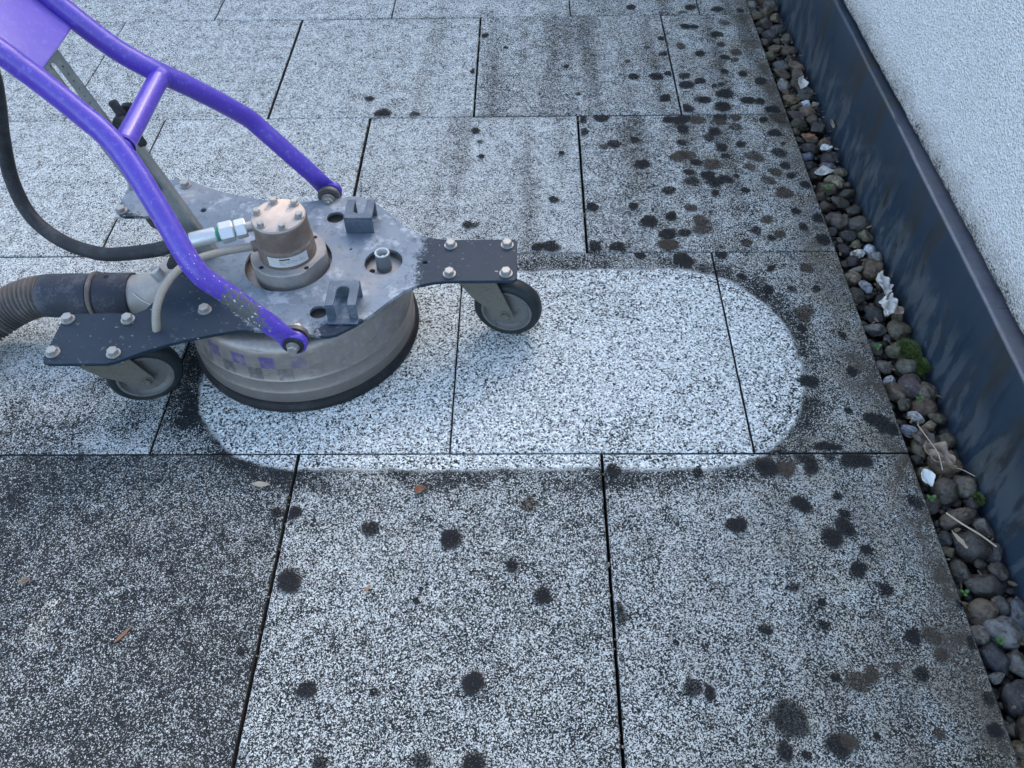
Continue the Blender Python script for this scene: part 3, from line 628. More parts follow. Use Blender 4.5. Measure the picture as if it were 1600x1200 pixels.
def wrap(a0, a1, z0, z1, r, n=16):
    vs = []; fs = []
    for i in range(n + 1):
        a = R(a0 + (a1 - a0) * i / n); vs += [(r * math.cos(a), r * math.sin(a), z0), (r * math.cos(a), r * math.sin(a), z1)]
    for i in range(n): fs.append((2 * i, 2 * i + 2, 2 * i + 3, 2 * i + 1))
    return vs, fs
q = G(); q.add(*wrap(-117, -33, .1925, .2125, .0485)); st = q.build('rating_sticker', M_LABEL, motor, smooth=80)
q = G(); q.add(*wrap(-92, -71, .2073, .2100, .04865)); q.build('sticker_print', M_INK, motor, smooth=80)
q = G(); rr_ = random.Random(4)
for z_ in (.2052, .2030, .2008, .1985):
    a_ = -92
    while a_ < -42:
        b_ = a_ + rr_.uniform(1.5, 5)
        if rr_.random() < .62: q.add(*wrap(a_, b_, z_ - .0005, z_ + .0005, .04865, 3))
        a_ = b_ + 1.2
q.build('sticker_small_print', M_INKG, motor, smooth=80)

# pressure inlet and hose
hp = smooth_path([(-.145, -.027, .235), (-.172, -.036, .233), (-.201, -.042, .228), (-.256, -.036, .215), (-.306, -.025, .205), (-.359, -.002, .200), (-.398, .017, .205), (-.432, .037, .220), (-.452, .054, .245), (-.458, .067, .285), (-.452, .073, .325), (-.434, .072, .38), (-.405, .057, .44), (-.372, .03, .51), (-.35, -.01, .60), (-.36, -.06, .72), (-.40, -.12, .85)], 6)
h = G(); h.tube(hp, .0118, 20, ref=(0, 1, 0)); hose = h.build('pressure_hose', M_RUB, mach, smooth=60)
ax = Vector((-.064, .004, .235)); ad = (Vector((-.145, -.027, .235)) - ax).normalized()
def along(t): return ax + ad * t
f_ = G(); f_.tube([along(.046), along(.048), along(.085), along(.089)], [.0115, .0130, .0130, .0120], 28, ref=(0, 0, 1)); f_.build('crimp_ferrule', M_NUT, hose, smooth=30)
f_ = G(); f_.tube([along(.0405), along(.042), along(.0435), along(.045), along(.0465)], [.0120, .0136, .0124, .0136, .0120], 28, ref=(0, 0, 1)); f_.build('seal_ring', M_GREEN, hose, smooth=60)
f_ = G(); f_.tube([along(.0170), along(.0195), along(.0385), along(.0410)], [.0150, .0178, .0178, .0150], 6, ref=(.2, -.5, 1)); f_.build('hex_nut', M_NUT, hose, smooth=30)
f_ = G(); f_.tube([along(-.0035), along(-.0015), along(.0135), along(.0155)], [.0140, .0164, .0164, .0140], 6, ref=(.4, -.5, 1)); f_.build('hex_nut', M_NUT, hose, smooth=30)
f_ = G(); f_.tube([along(-.024), along(.018)], [.0085, .0085], 20, ref=(0, 0, 1)); f_.build('threaded_stem', M_STEEL, hose)
# lubrication pipe
pp = smooth_path([(-.040, -.014, .213), (-.053, -.020, .214), (-.103, -.042, .220), (-.137, -.066, .224), (-.157, -.091, .223), (-.173, -.120, .213), (-.182, -.147, .197), (-.187, -.162, .172), (-.188, -.165, .160)], 5)
f_ = G(); f_.tube(pp, .0066, 16); pipe = f_.build('bent_drain_pipe', M_PIPE, mach, smooth=60)
f_ = G(); f_.tube([(-.043, -.0155, .213), (-.052, -.0195, .214)], [.0095, .0095], 16, ref=(0, 0, 1)); f_.build('pipe_collar', M_RUST, pipe)

# suction spigot, cuff and corrugated hose
sp = G(); vs = []; fs = []; n = 40
secs = [(-.176, .092, .066, .100), (-.200, .088, .064, .100), (-.222, .072, .058, .098), (-.252, .050, .046, .092), (-.285, .0375, .0375, .087), (-.300, .0365, .0365, .0865), (-.330, .0365, .0365, .0865)]
for x, ry, rz, zc in secs:
    for k in range(n): vs.append((x, ry * math.cos(2 * math.pi * k / n), zc + rz * math.sin(2 * math.pi * k / n)))
for i in range(len(secs) - 1):
    for k in range(n): fs.append((i * n + k, i * n + (k + 1) % n, (i + 1) * n + (k + 1) % n, (i + 1) * n + k))
sp.add(vs, fs); spig = sp.build('suction_spigot', M_ALU, mach, smooth=60)
T = Matrix.Translation((-.227, -.022, .150)) @ Matrix.Rotation(R(-18), 4, 'Y') @ Matrix.Scale(1.15, 4)
q = G(); q.lathe([(.0088, -.012), (.0092, .012), (.0084, .0150), (.0060, .0155), (.0055, .0135), (0, .0135)], 24, T); q.build('locking_screw', M_STEEL, spig)
q = G(); q.tube([(-.286, -.026, .116), (-.268, -.039, .111), (-.245, -.050, .108)], .0016, 8); q.build('weld_bead', M_STEEL, spig)
sh = smooth_path([(-.462, .001, .0860), (-.482, 0, .0835), (-.505, -.004, .0780), (-.530, -.011, .0695), (-.553, -.024, .060), (-.576, -.046, .052), (-.596, -.10, .046), (-.606, -.203, .046), (-.62, -.34, .046)], 24)
L = 0; rad = []; out = []
for i, P in enumerate(sh):
    if i: L += (sh[i] - sh[i - 1]).length
    rad.append(.0355 + .0028 * math.sin(L / .0085 * 2 * math.pi))
q = G(); q.tube(sh, rad, 36, ref=(0, 1, 0)); shose = q.build('suction_hose', M_HOSE, mach, smooth=80)
X_ = Matrix.Rotation(R(-90), 4, 'Y')
q = G(); q.lathe([(.0370, .300), (.0400, .3005), (.0408, .303), (.0408, .360), (.0395, .3615), (.0375, .362), (.0375, .3735), (.0398, .3745), (.0398, .450), (.039, .460), (.0370, .4645), (.033, .465)], 56, Matrix.Translation((0, 0, .0865)) @ X_)
cuff = q.build('hose_cuff', M_CUFF, shose, smooth=40)
q = G(); q.lathe([(.0402, .3625), (.0432, .3640), (.0432, .3705), (.0402, .3725)], 56, Matrix.Translation((0, 0, .0865)) @ X_); q.build('cuff_ring', M_HOSE, shose, smooth=40)
q = G(); q.lathe([(0, 0), (.0046, 0)], 18, Matrix.Translation((-.339, .004, .1275))); q.build('cuff_hole', M_BLACK, shose)

# castors
def castor(x, y, ang, dup=None):
    if dup:
        c_ = dup.copy(); sc.collection.objects.link(c_); c_.parent = mach
        for ch in dup.children:
            k_ = ch.copy(); sc.collection.objects.link(k_); k_.parent = c_
    else:
        c_ = empty('castor', (0, 0, 0)); c_.parent = mach
        hx, hz, RW, WW = .050, .0625, .0622, .034
        g = G()
        for sg in (1, -1):
            yy = sg * .0235; T = Matrix.Translation((0, yy, 0)) @ Matrix.Rotation(R(90), 4, 'X')
            pr = [(-.034, .1475), (.030, .1475), (.0345, .141), (hx + .013, hz + .006), (hx + .0135, hz - .003), (hx + .009, hz - .011), (hx - .002, hz - .0135), (hx - .011, hz - .009), (-.010, .098), (-.030, .128)]
            g.ngon_prism(pr, -.0016, .0016, T)
        g.box((0, 0, .1465), (.066, .050, .0035)); g.lathe([(0, .1545), (.027, .1545), (.029, .150), (.024, .1482), (0, .1482)], 32)
        f = g.build('castor_fork', M_FORK, c_, bevel=.0008)
        g = G(); g.box((0, 0, .1560), (.128, .094, .0042), bev=.0012); g.build('mounting_plate', M_STEEL, c_)
        T = Matrix.Translation((hx, 0, hz)) @ Matrix.Rotation(R(90), 4, 'X'); h_ = WW / 2
        g = G(); g.lathe([(.0462, -h_ + .0012), (.0490, -h_), (.0548, -h_ + .0010), (.0592, -h_ + .005), (.0612, -h_ * .4), (.0618, 0), (.0612, h_ * .4), (.0592, h_ - .005), (.0548, h_ - .0010), (.0490, h_), (.0462, h_ - .0012)], 64, T)
        g.build('tyre', M_TYRE, c_, smooth=60)
        g = G(); g.lathe([(0, -h_ + .006), (.016, -h_ + .006), (.036, -h_ + .0075), (.0405, -h_ + .0042), (.0418, -h_ + .0006), (.0460, -h_ + .0006), (.0466, 0), (.0460, h_ - .0006), (.0418, h_ - .0006), (.0405, h_ - .0042), (.036, h_ - .0075), (.016, h_ - .006), (0, h_ - .006)], 64, T)
        g.build('wheel_rim', M_RIM, c_, smooth=40)
        for sg in (1, -1):
            g = G(); Tb = Matrix.Translation((hx, sg * .0252, hz)) @ Matrix.Rotation(R(-90 * sg), 4, 'X'); g.hexbolt(.0078, .0058, Tb, 1.3)
            g.build('axle_nut', M_FORK, c_)
    c_.location = (x, y, 0); c_.rotation_euler = (0, 0, R(ang)); return c_
cr = castor(.3245, 0, -10)
castor(-.2905, -.180, 21, cr); castor(-.2905, .180, 40, cr)
# castor mounting plates follow the deck arms, not the swivel
for c_ in [o for o in mach.children if o.name.startswith('castor')]:
    for ch in c_.children:
        if ch.name.startswith('mounting_plate'): ch.rotation_euler = (0, 0, -c_.rotation_euler.z)

# handle
HP = [(.040, .165, .1950), (.034, .173, .1950), (.022, .191, .1950), (.010, .209, .1950), (-.016, .244, .1950), (-.041, .277, .1955), (-.060, .301, .1965), (-.073, .322, .1925), (-.087, .346, .1790), (-.103, .375, .1600), (-.120, .4035, .1405), (-.138, .432, .1210), (-.157, .458, .1035), (-.176, .480, .0920), (-.199, .504, .0850), (-.220, .529, .0815), (-.240, .554, .0800), (-.257, .575, .0800), (-.272, .594, .0800), (-.36, .70, .08), (-.48, .84, .08), (-.60, .98, .08)]
hd = G(); TR = .0161
for sg in (1, -1):
    P = smooth_path([(x, sg * d_, z) for x, z, d_ in HP], 5)
    flat = []
    for i in range(len(P)):
        t = max(0, min(1, (i - 5) / 9)); t = t * t * (3 - 2 * t); flat.append((.34 + .66 * t, 1.24 - .24 * t))
    hd.tube(P, TR, 28, ref=(0, 1, 0), flat=flat)
    T = Matrix.Translation((.040, sg * .195, .1655)) @ Matrix.Rotation(R(90), 4, 'X')
    hd.ngon_prism(circle(0, 0, .0212, 32), -.0056, .0056, T, bev=.001)
handle = hd.build('handle', M_PUR, mach, smooth=50)
q = G(); q.tube([(-.1575, .100, .459), (-.1575, -.100, .459)], .0152, 28, ref=(0, 0, 1), cap=False)
for sg in (1, -1): q.tube([(-.1575, sg * .0930, .459), (-.1575, sg * .0885, .459), (-.1575, sg * .0840, .459)], [.0178, .0170, .0152], 28, ref=(0, 0, 1), cap=False)
q.build('crossbar', M_PUR, handle, smooth=60)
Bd = Vector((-.635, 0, .772)).normalized(); Bn = Vector((.772, 0, .635)).normalized()
T = Matrix.Translation(Vector((-.2445, 0, .5535))) @ Matrix(((Bd.x, 0, Bn.x, 0), (Bd.y, 1, Bn.y, 0), (Bd.z, 0, Bn.z, 0), (0, 0, 0, 1)))
q = G(); q.box((.17, 0, -.0125), (.34, .134, .025), T, bev=.004); q.build('cover_box', M_PURF, handle, smooth=40)
for sg in (1, -1):
    g = G(); T = Matrix.Translation((.040, sg * .2035, .1655)) @ Matrix.Rotation(R(-90 * sg), 4, 'X')
    T2 = Matrix.Translation((.040, sg * .2008, .1655)) @ Matrix.Rotation(R(-90 * sg), 4, 'X')
    g.lathe([(.0060, 0), (.0162, 0), (.0172, .0012), (.0162, .0034), (.0085, .0038)], 32, T2); g.build('pivot_washer', M_RUB, handle); g = G(); g.hexbolt(.0088, .0105, T, 1.2)
    T3 = Matrix.Translation((.040, sg * .1690, .1655)) @ Matrix.Rotation(R(90 * sg), 4, 'X')
    g.build('pivot_bolt', M_BOLT, handle); g = G(); g.hexbolt(.0098, .0085, T3, 1.35); g.cyl(T3 @ Vector((0, 0, .004)), T3 @ Vector((0, 0, .0125)), .0052)
    g.build('pivot_nut', M_BOLT, handle)
    # lug welded to the deck edge
    g = G(); T = Matrix.Translation((.040, sg * .1795, 0)) @ Matrix.Rotation(R(90), 4, 'X')
    pr = [(-.0205, .1580), (.0205, .1580), (.0205, .1700)] + [(.0205 * math.cos(R(a_)), .1700 + .0165 * math.sin(R(a_))) for a_ in range(15, 180, 15)] + [(-.0205, .1700)]
    g.ngon_prism(pr, -.0042, .0042, T)
    g.box((.040, sg * .1700, .1612), (.041, .012, .004))
    g.build('pivot_lug', M_LUG, mach, bevel=.0008)
    g = G(); T = Matrix.Translation((.040, sg * .1865, .1655)) @ Matrix.Rotation(R(90), 4, 'X'); g.lathe([(.0165, -.0025), (.0178, -.0015), (.0178, .0015), (.0165, .0025), (0, .0025)], 28, T)
    g.lathe([(0, -.0025), (.0165, -.0025)], 28, T)
    g.build('rubber_washer', M_RUB, handle)

# slotted adjusting strut behind the crossbar
P0 = Vector((-.171, .020, .165)); P1 = Vector((-.285, .040, .520)); sd = (P1 - P0).normalized()
sw = Vector((0, 1, 0)).cross(sd).normalized(); sn = sd.cross(sw)
T = Matrix.Translation(P0) @ Matrix(((sw.x, sd.x, sn.x, 0), (sw.y, sd.y, sn.y, 0), (sw.z, sd.z, sn.z, 0), (0, 0, 0, 1)))
LEN = (P1 - P0).length + .035
def slotpts(x, y0, y1, r): return [(x + r * math.cos(R(a_)), y1 + r * math.sin(R(a_))) for a_ in range(0, 181, 20)] + [(x + r * math.cos(R(a_)), y0 + r * math.sin(R(a_))) for a_ in range(180, 361, 20)]
hl = [slotpts(0, .150, .362, .0052)]
for k in range(18):
    for sx in (-.0135, .0135): hl.append(circle(sx, .150 + .0122 * k, .0024, 8))
strut = plate('slotted_strut', [(-.0205, .13), (.0205, .13), (.0205, LEN), (-.0205, LEN)], hl, -.0025, .0025, M_BAR, mach, .0005)
strut.matrix_local = T
g = G(); g.box((.010, .105, .0065), (.058, .230, .006)); g.box((.037, .105, .0), (.0045, .230, .0125)); lo = g.build('lower_sleeve', M_BAR, strut, bevel=.0008)
g = G(); g.lathe([(0, -.022), (.011, -.022), (.012, -.018), (.012, -.004), (.006, -.002), (.006, .012), (.013, .012), (.0135, .022), (.010, .028), (0, .028)], 24, Matrix.Translation((.052, .262, -.008)))
g.box((.056, .255, -.016), (.014, .080, .010), bev=.004)
g.build('clamp_lever', M_RUB, strut, smooth=40)
g = G(); g.box((-.193, .005, .170), (.034, .050, .012), bev=.003); g.build('strut_foot', M_RUB, mach)
# ------------------------------------------------------------------ pebbles in the drainage strip
def pebble_material():
    m = NT('pebble_stone', .5); m.set('Specular IOR Level', .42); p = m.obj()
    oi = m.node('ObjectInfo'); col0 = oi.outputs['Color']; rn = oi.outputs['Random']
    bw = m.red(col0); col = m.mix(m.sm(bw[0], .30, .55), m.mix(1.0, col0, (.82, .80, .76, 1), 'MULTIPLY'), col0)
    q = m.vm('ADD', p, m.comb(m.math('MULTIPLY', rn, 9.0), m.math('MULTIPLY', rn, 5.0), 0.0))
    n = m.noise(q, 1.3, 5, .65); f = m.noise(q, 7.0, 4, .7)
    base = m.mix(m.sm(n, .35, .65), col, m.mix(1.0, col, (.50, .48, .44, 1), 'MULTIPLY'))
    base = m.mix(m.math('MULTIPLY', m.sm(f, .54, .68), .55), base, m.mix(.5, col, (.26, .235, .195)))
    base = m.mix(m.math('MULTIPLY', m.sm(m.noise(q, 2.6, 5, .7), .52, .62), .65), base, (.018, .017, .015))
    base = m.mix(m.math('MULTIPLY', m.sm(m.noise(m.vm('ADD', q, (7, 3, 1)), 3.4, 5, .7), .58, .66), .6), base, m.mix(.5, col, (.30, .25, .17)))
    m.set('Base Color', base); m.set('Roughness', m.math('ADD', .20, m.math('MULTIPLY', f, .42)))
    m.bump(f, .30, .06); return m
M_PEB = pebble_material()
PM = []
for k in range(14):
    bm = bmesh.new(); bmesh.ops.create_icosphere(bm, subdivisions=4, radius=1.0)
    q = random.Random(100 + k); off = Vector((q.uniform(0, 50), q.uniform(0, 50), q.uniform(0, 50)))
    ang = k in (1, 3, 4, 7, 9, 11)
    for v in bm.verts:
        c = v.co.normalized()
        s_ = 1 + .34 * noise.noise(c * .9 + off) + .12 * noise.noise(c * 2.3 + off) + .012 * noise.noise(c * 7 + off)
        if ang:
            for j in range(7):
                nn = Vector((math.sin(j * 2.4 + k), math.cos(j * 2.4 + k * 2), math.sin(j * 1.3 + k * .7))).normalized(); dd = c.dot(nn)
                if dd > .60: s_ = min(s_, .70 / dd)
        v.co = c * s_
    for f in bm.faces: f.smooth = True
    me = bpy.data.meshes.new('pebble'); bm.to_mesh(me); bm.free(); me.materials.append(M_PEB.m); PM.append(me)
DG, BR, TN, BG, WH, PU, BK, OL = (.085, .078, .066), (.150, .108, .070), (.30, .24, .165), (.165, .185, .21), (.66, .64, .58), (.095, .074, .078), (.034, .033, .033), (.125, .112, .068)
placed = []
def pebble(x, y, a, b, c, col, label, rz=None, kind=None, z=None, group=None, tilt=.25):
    r_ = random.Random(int(x * 9999) + int(y * 777))
    o = bpy.data.objects.new('pebble', PM[r_.randrange(14) if kind is None else kind]); sc.collection.objects.link(o)
    o.location = (x, y, (-.016 - c * .45) if z is None else z); o.scale = (a, b, c)
    o.rotation_euler = (r_.uniform(-tilt, tilt), r_.uniform(-tilt, tilt), r_.uniform(0, 6.28) if rz is None else R(rz))
    o.color = (*col, 1); tag(o, label, 'pebble', group); placed.append((x, y, max(a, b))); return o
PG = 'pebbles in the drainage strip'
for args in [
 (.050, .513, .017, .012, .012, WH, 'angular white flint chip beside a round white pebble', 20, 3),
 (.079, .527, .013, .013, .011, (.50, .52, .56), 'round whitish pebble with a dark dimple touching the metal upstand', 0, 1),
 (.068, .466, .027, .022, .017, BR, 'large plain brown pebble just below the white flint chip', 60, 2),
 (.023, .440, .017, .016, .014, TN, 'tan yellowish round pebble against the slab edge', 0, 5),
 (.036, .462, .015, .007, .007, (.26, .24, .20), 'thin pale buff sliver pebble between white flint and tan pebble', 15, 6),
 (.042, .418, .013, .018, .013, (.36, .38, .42), 'small white and blue pebble left of the torn pale leaf', 10, 3),
 (.030, .300, .024, .015, .013, (.17, .165, .155), 'grey pebble with pale patches below the torn leaf', -10, 7),
 (.019, .205, .019, .016, .012, (.26, .23, .21), 'pale pinkish flint pebble left of the green moss', 30, 3),
 (.022, .172, .014, .009, .010, (.46, .46, .46), 'small bright white pebble with a rusty side', 20, 9),
 (.024, .146, .018, .022, .014, (.20, .16, .12), 'brown and white mottled pebble at the slab edge', 20, 4),
 (.057, .160, .022, .026, .016, PU, 'dark purplish pebble next to the moss', 0, 8),
 (.077, .150, .020, .026, .017, (.17, .145, .11), 'brown oval pebble with one pale curved line across it', 15, 0),
 (.044, .090, .017, .010, .010, (.50, .50, .48), 'white chip of stone with a green seedling on it', -30, 11),
 (.079, .085, .016, .010, .009, OL, 'olive brown flat pebble close to the upstand', -10, 5),
 (.026, .058, .016, .010, .009, (.30, .34, .42), 'smooth pale blue oval pebble lying by itself at slab edge', -35, 12),
 (.047, .052, .010, .014, .010, (.20, .14, .09), 'small rusty brown pebble right of the pale blue one', 0, 13),
 (.049, -.058, .023, .021, .018, (.105, .088, .068), 'large dark brown round pebble beside the white shell chip', 0, 10),
 (.082, -.052, .016, .022, .016, (.185, .165, .13), 'buff brown pebble with ring markings against upstand', 0, 6),
 (.047, -.112, .029, .017, .014, (.15, .125, .095), 'large light brown oval pebble lying sideways', 18, 0),
 (.018, -.088, .014, .015, .012, (.09, .08, .075), 'small dull brown pebble tucked at the slab edge above the big dark one', 0, 1),
 (.055, -.160, .028, .025, .021, (.070, .062, .058), 'largest dark pebble with a grass stalk lying across it', 0, 2),
 (.083, -.128, .021, .012, .014, (.17, .16, .145), 'grey brown pebble wedged behind the largest dark one', -50, 4),
 (.018, -.150, .010, .013, .010, (.06, .06, .065), 'small black pebble beside the largest dark one', 0, 8),
 (.086, -.175, .016, .020, .015, (.055, .055, .060), 'shiny black pebble touching the upstand', 0, 9),
 (.024, -.205, .013, .021, .013, DG, 'dark grey long pebble left of the grass stalk', 10, 12),
 (.052, -.228, .030, .024, .018, (.10, .094, .082), 'wide grey brown cracked pebble with flat sides', -15, 7),
 (.035, -.268, .026, .019, .015, (.16, .125, .085), 'big brown oval pebble with amber patches', -8, 10),
 (.064, -.262, .014, .016, .013, (.085, .085, .085), 'dark ball shaped pebble right of the amber one', 0, 13),
 (.054, -.300, .027, .024, .018, (.21, .215, .225), 'large pale grey smooth ball shaped pebble', 0, 5),
 (.085, -.272, .015, .025, .016, (.16, .185, .22), 'blue grey pebble at the foot of the upstand', 0, 1),
 (.018, -.304, .012, .017, .011, (.20, .18, .16), 'small pale brown oval pebble at the slab edge', 10, 6),
 (.026, -.338, .017, .022, .014, (.050, .056, .070), 'dark navy pebble below the pale brown one', 20, 2),
 (.057, -.345, .019, .022, .015, (.16, .16, .15), 'mid grey pebble beside a green seedling', 0, 4),
 (.042, -.392, .025, .028, .019, (.050, .050, .054), 'big black egg shaped pebble near the photo bottom', 20, 0),
 (.017, .847, .018, .014, .012, (.13, .16, .22), 'small slate blue pebble at the slab edge', 0, 6),
 (.058, .808, .019, .014, .012, (.16, .15, .19), 'lilac grey smooth pebble near the upstand', -20, 5),
 (.063, 1.068, .013, .010, .012, (.55, .57, .62), 'small bright white cylindrical stone near the far end', 0, 12),
 (.028, 1.02, .024, .02, .015, (.10, .075, .072), 'reddish brown pebble below the white stone', 0, 3)]:
    pebble(*args)
gr = random.Random(11)
CL = [(DG, 'dark grey pebble among many in the gravel strip', 'dark grey pebbles', 5), (BR, 'brown pebble among many in the gravel strip', 'brown pebbles', 5), (OL, 'olive mossy pebble among many in the gravel strip', 'olive pebbles', 4),
      (TN, 'tan pebble among many in the gravel strip', 'tan pebbles', 1), (BK, 'black pebble among many in the gravel strip', 'black pebbles', 4), ((.19, .19, .19), 'light grey pebble among many in the gravel strip', 'light grey pebbles', 1.5)]
def fits(x, y, r, k): return all((x - a) ** 2 + (y - b) ** 2 > (k * (r + c)) ** 2 for a, b, c in placed)
for rmax, rmin, tries, kk in ((.027, .020, 1500, .80), (.020, .014, 3000, .80), (.014, .010, 2500, .84)):
    for _ in range(tries):
        r = gr.uniform(rmin, rmax); y = gr.uniform(-.62, 1.95); x = gr.uniform(.004 + r * .75, .097 - r * .75)
        if y > 1.0 and r < .012: continue
        if not fits(x, y, r, kk): continue
        c = gr.choices(CL, [q[3] for q in CL])[0]
        v_ = gr.uniform(.55, 1.5); col = tuple(q * v_ * gr.uniform(.94, 1.06) for q in c[0])
        pebble(x, y, r, r * gr.uniform(.68, .95), r * gr.uniform(.55, .72), col, c[1], group=c[2])
# fine gravel filling the gaps below, one mass
fg_ = G(); ico = bmesh.new(); bmesh.ops.create_icosphere(ico, subdivisions=2, radius=1.0)
iv = [v.co.copy() for v in ico.verts]; ico.verts.index_update(); fi = [[v.index for v in f.verts] for f in ico.faces]; ico.free()
for k in range(2600):
    y = gr.uniform(-1.4, 3.0); x = gr.uniform(.002, .098); r = gr.uniform(.005, .011); o = Vector((gr.uniform(0, 30),) * 3)
    sc3 = Vector((r, r * gr.uniform(.6, 1), r * gr.uniform(.5, .8)))
    M = Matrix.Translation((x, y, -.040 + gr.uniform(-.004, .006))) @ Matrix.Rotation(gr.uniform(0, 6), 4, 'Z') @ Matrix.Diagonal((*sc3, 1))
    fg_.add([c * (1 + .22 * noise.noise(c + o)) for c in iv], fi, M)
M_FG = NT('fine_gravel_stone', .6); M_FG.set('Base Color', M_FG.mix(M_FG.vor(M_FG.pos(), 70), (.016, .015, .014), (.085, .075, .062)))
tag(fg_.build('gravel', M_FG, smooth=70), 'fine dark gravel filling the gaps below the pebbles', 'gravel', kind='stuff')

# ------------------------------------------------------------------ leaves, seedlings, moss, stalk
def leafmat(name, a, b, tr=.0):
    m = NT(name, .6); n = m.noise(m.obj(), 160, 4, .65); m.set('Base Color', m.mix(n, a, b)); m.bump(n, .4, .001); return m
M_LB = leafmat('dry_brown_leaf', (.16, .10, .065), (.36, .28, .21)); M_LP = leafmat('bleached_leaf', (.42, .38, .32), (.60, .58, .54))
M_LO = leafmat('orange_leaf', (.30, .12, .05), (.42, .22, .10)); M_GRN = leafmat('fresh_green', (.035, .10, .015), (.06, .16, .03)); M_MOSS = leafmat('moss_green', (.022, .050, .006), (.075, .110, .014))
M_STRAW = leafmat('straw', (.30, .24, .16), (.48, .41, .30)); M_SHELL = leafmat('white_shell', (.50, .52, .50), (.66, .68, .66)); M_RUSTL = leafmat('rust_leaf', (.16, .07, .03), (.30, .14, .07))
def leaf(name, x, y, z, L, Wd, rz, mat, label, cat, curl=.5, crump=.25, tilt=(0, 0), seed=1, stem=0):
    q = random.Random(seed); nu, nv_ = 18, 10; vs = []; fs = []
    of = Vector((seed * 3.1, seed * 1.7, 0))
    for i in range(nu + 1):
        t = i / nu; wd = math.sin(math.pi * min(1, max(0.02, t)) ** .85) * Wd / 2 + .0004
        for j in range(nv_ + 1):
            s_ = j / nv_ * 2 - 1
            e = 1 + .18 * noise.noise(Vector((t * 9, s_ * 2, seed)))
            xx = (t - .5) * L; yy = s_ * wd * e
            zz = curl * (s_ * s_) * wd + curl * .5 * L * (t - .5) ** 2 + crump * Wd * .55 * noise.noise(Vector((t * 4.5, s_ * 2.2, 0)) + of)
            vs.append((xx, yy, zz))
    for i in range(nu):
        for j in range(nv_): fs.append((i * (nv_ + 1) + j, (i + 1) * (nv_ + 1) + j, (i + 1) * (nv_ + 1) + j + 1, i * (nv_ + 1) + j + 1))
    g = G(); g.add(vs, fs); o = g.build(name, mat, smooth=80)
    so = o.modifiers.new('thick', 'SOLIDIFY'); so.thickness = .0006
    zmin = min(v[2] for v in vs)
    o.location = (x, y, z - zmin * (1 if tilt == (0, 0) else .3)); o.rotation_euler = (tilt[0], tilt[1], R(rz)); tag(o, label, cat)
    if stem:
        s_ = G(); s_.tube(smooth_path([(L * .46, 0, 0), (L * .62, stem * .2, .003), (L * .62 + stem, stem * .5, .001)], 4), .0007, 6); s_.build('leaf_stalk', M_STRAW, o)
    return o
leaf('dry_leaf', .067, .402, -.002, .050, .034, 100, M_LP, 'torn bleached white leaf standing against the foot of upstand', 'leaf', .3, .7, (.35, -.25), 3)
leaf('dry_leaf', .062, .345, -.004, .052, .034, 70, M_LP, 'crumpled pale leaf with tan folds below the bleached one', 'leaf', .5, .8, (.2, -.2), 5)
leaf('dry_leaf', .074, .325, .000, .024, .017, 30, M_LB, 'curled brown leaf on top of the crumpled pale leaf', 'leaf', .9, .5, (.3, 0), 6)
leaf('dry_leaf', .048, -.008, -.004, .060, .034, -48, M_LB, 'crumpled brown leaf with thin stalk above the dark round pebble', 'leaf', .5, .9, (.15, .1), 8, .02)
leaf('dry_leaf', .040, .030, -.008, .048, .026, -30, leafmat('dark_wet_leaf', (.06, .045, .035), (.13, .10, .08)), 'dark wet leaf flattened between pebbles near pale blue pebble', 'leaf', .2, .6, (0, .1), 12)
leaf('shell_chip', .017, -.048, -.004, .030, .021, -70, M_SHELL, 'jagged white shell chip leaning on the slab edge', 'shell', .4, .4, (.2, .35), 9)
leaf('dry_leaf', .062, 1.135, -.002, .040, .026, 80, M_LP, 'pale orange and white dry leaf at the far end of pebbles', 'leaf', .8, .5, (.3, -.3), 14)
leaf('dry_leaf', .034, .762, -.002, .052, .022, 20, M_LP, 'dry pale leaf bent over the pebbles beside a green seedling', 'leaf', .7, .6, (.2, .1), 15)
leaf('dry_leaf', .032, .905, -.002, .038, .013, 28, M_LO, 'small orange tipped leaf sliver resting at the slab edge', 'leaf', .6, .3, (0, .2), 16)
leaf('dry_leaf', .092, .945, .004, .036, .012, 85, M_LB, 'narrow upright brown leaf leaning on the upstand', 'leaf', .6, .3, (.6, 0), 17)
leaf('dry_leaf', .060, .855, -.002, .030, .020, 10, M_SHELL, 'small white papery leaf near the upstand in mid strip', 'leaf', .6, .6, (.2, 0), 18)
leaf('dry_leaf', -1.050, -.062, .001, .030, .009, -4, M_STRAW, 'narrow tan leaf flat on the darkest slab', 'leaf', .25, .3, (0, 0), 20)
leaf('dry_leaf', -.792, -.074, .0015, .019, .015, 35, M_RUSTL, 'small rust brown curled leaf on the slab below cleaned patch', 'leaf', .9, .5, (0, 0), 21)
leaf('dry_leaf', -1.195, -.317, .001, .030, .005, 55, M_RUSTL, 'thin rusty leaf splinter on the darkest slab', 'leaf', .4, .3, (0, 0), 22)
leaf('dry_leaf', -1.367, -.235, .001, .017, .011, 30, M_LB, 'tiny folded brown leaf near the left photo edge', 'leaf', 1.0, .4, (0, 0), 23)
leaf('dry_leaf', -.856, -.245, .001, .010, .004, 70, M_LO, 'tiny orange leaf crumb on the middle slab', 'leaf', .3, .3, (0, 0), 24)
leaf('dry_leaf', .026, -.165, .002, .040, .010, 100, M_STRAW, 'straw coloured leaf blade stuck between the largest dark pebble and slab', 'leaf', .4, .3, (.4, .3), 25)
leaf('dry_leaf', .073, -.322, .003, .030, .010, 75, M_LO, 'orange leaf blade beside the pale grey ball pebble', 'leaf', .5, .3, (.2, 0), 26)
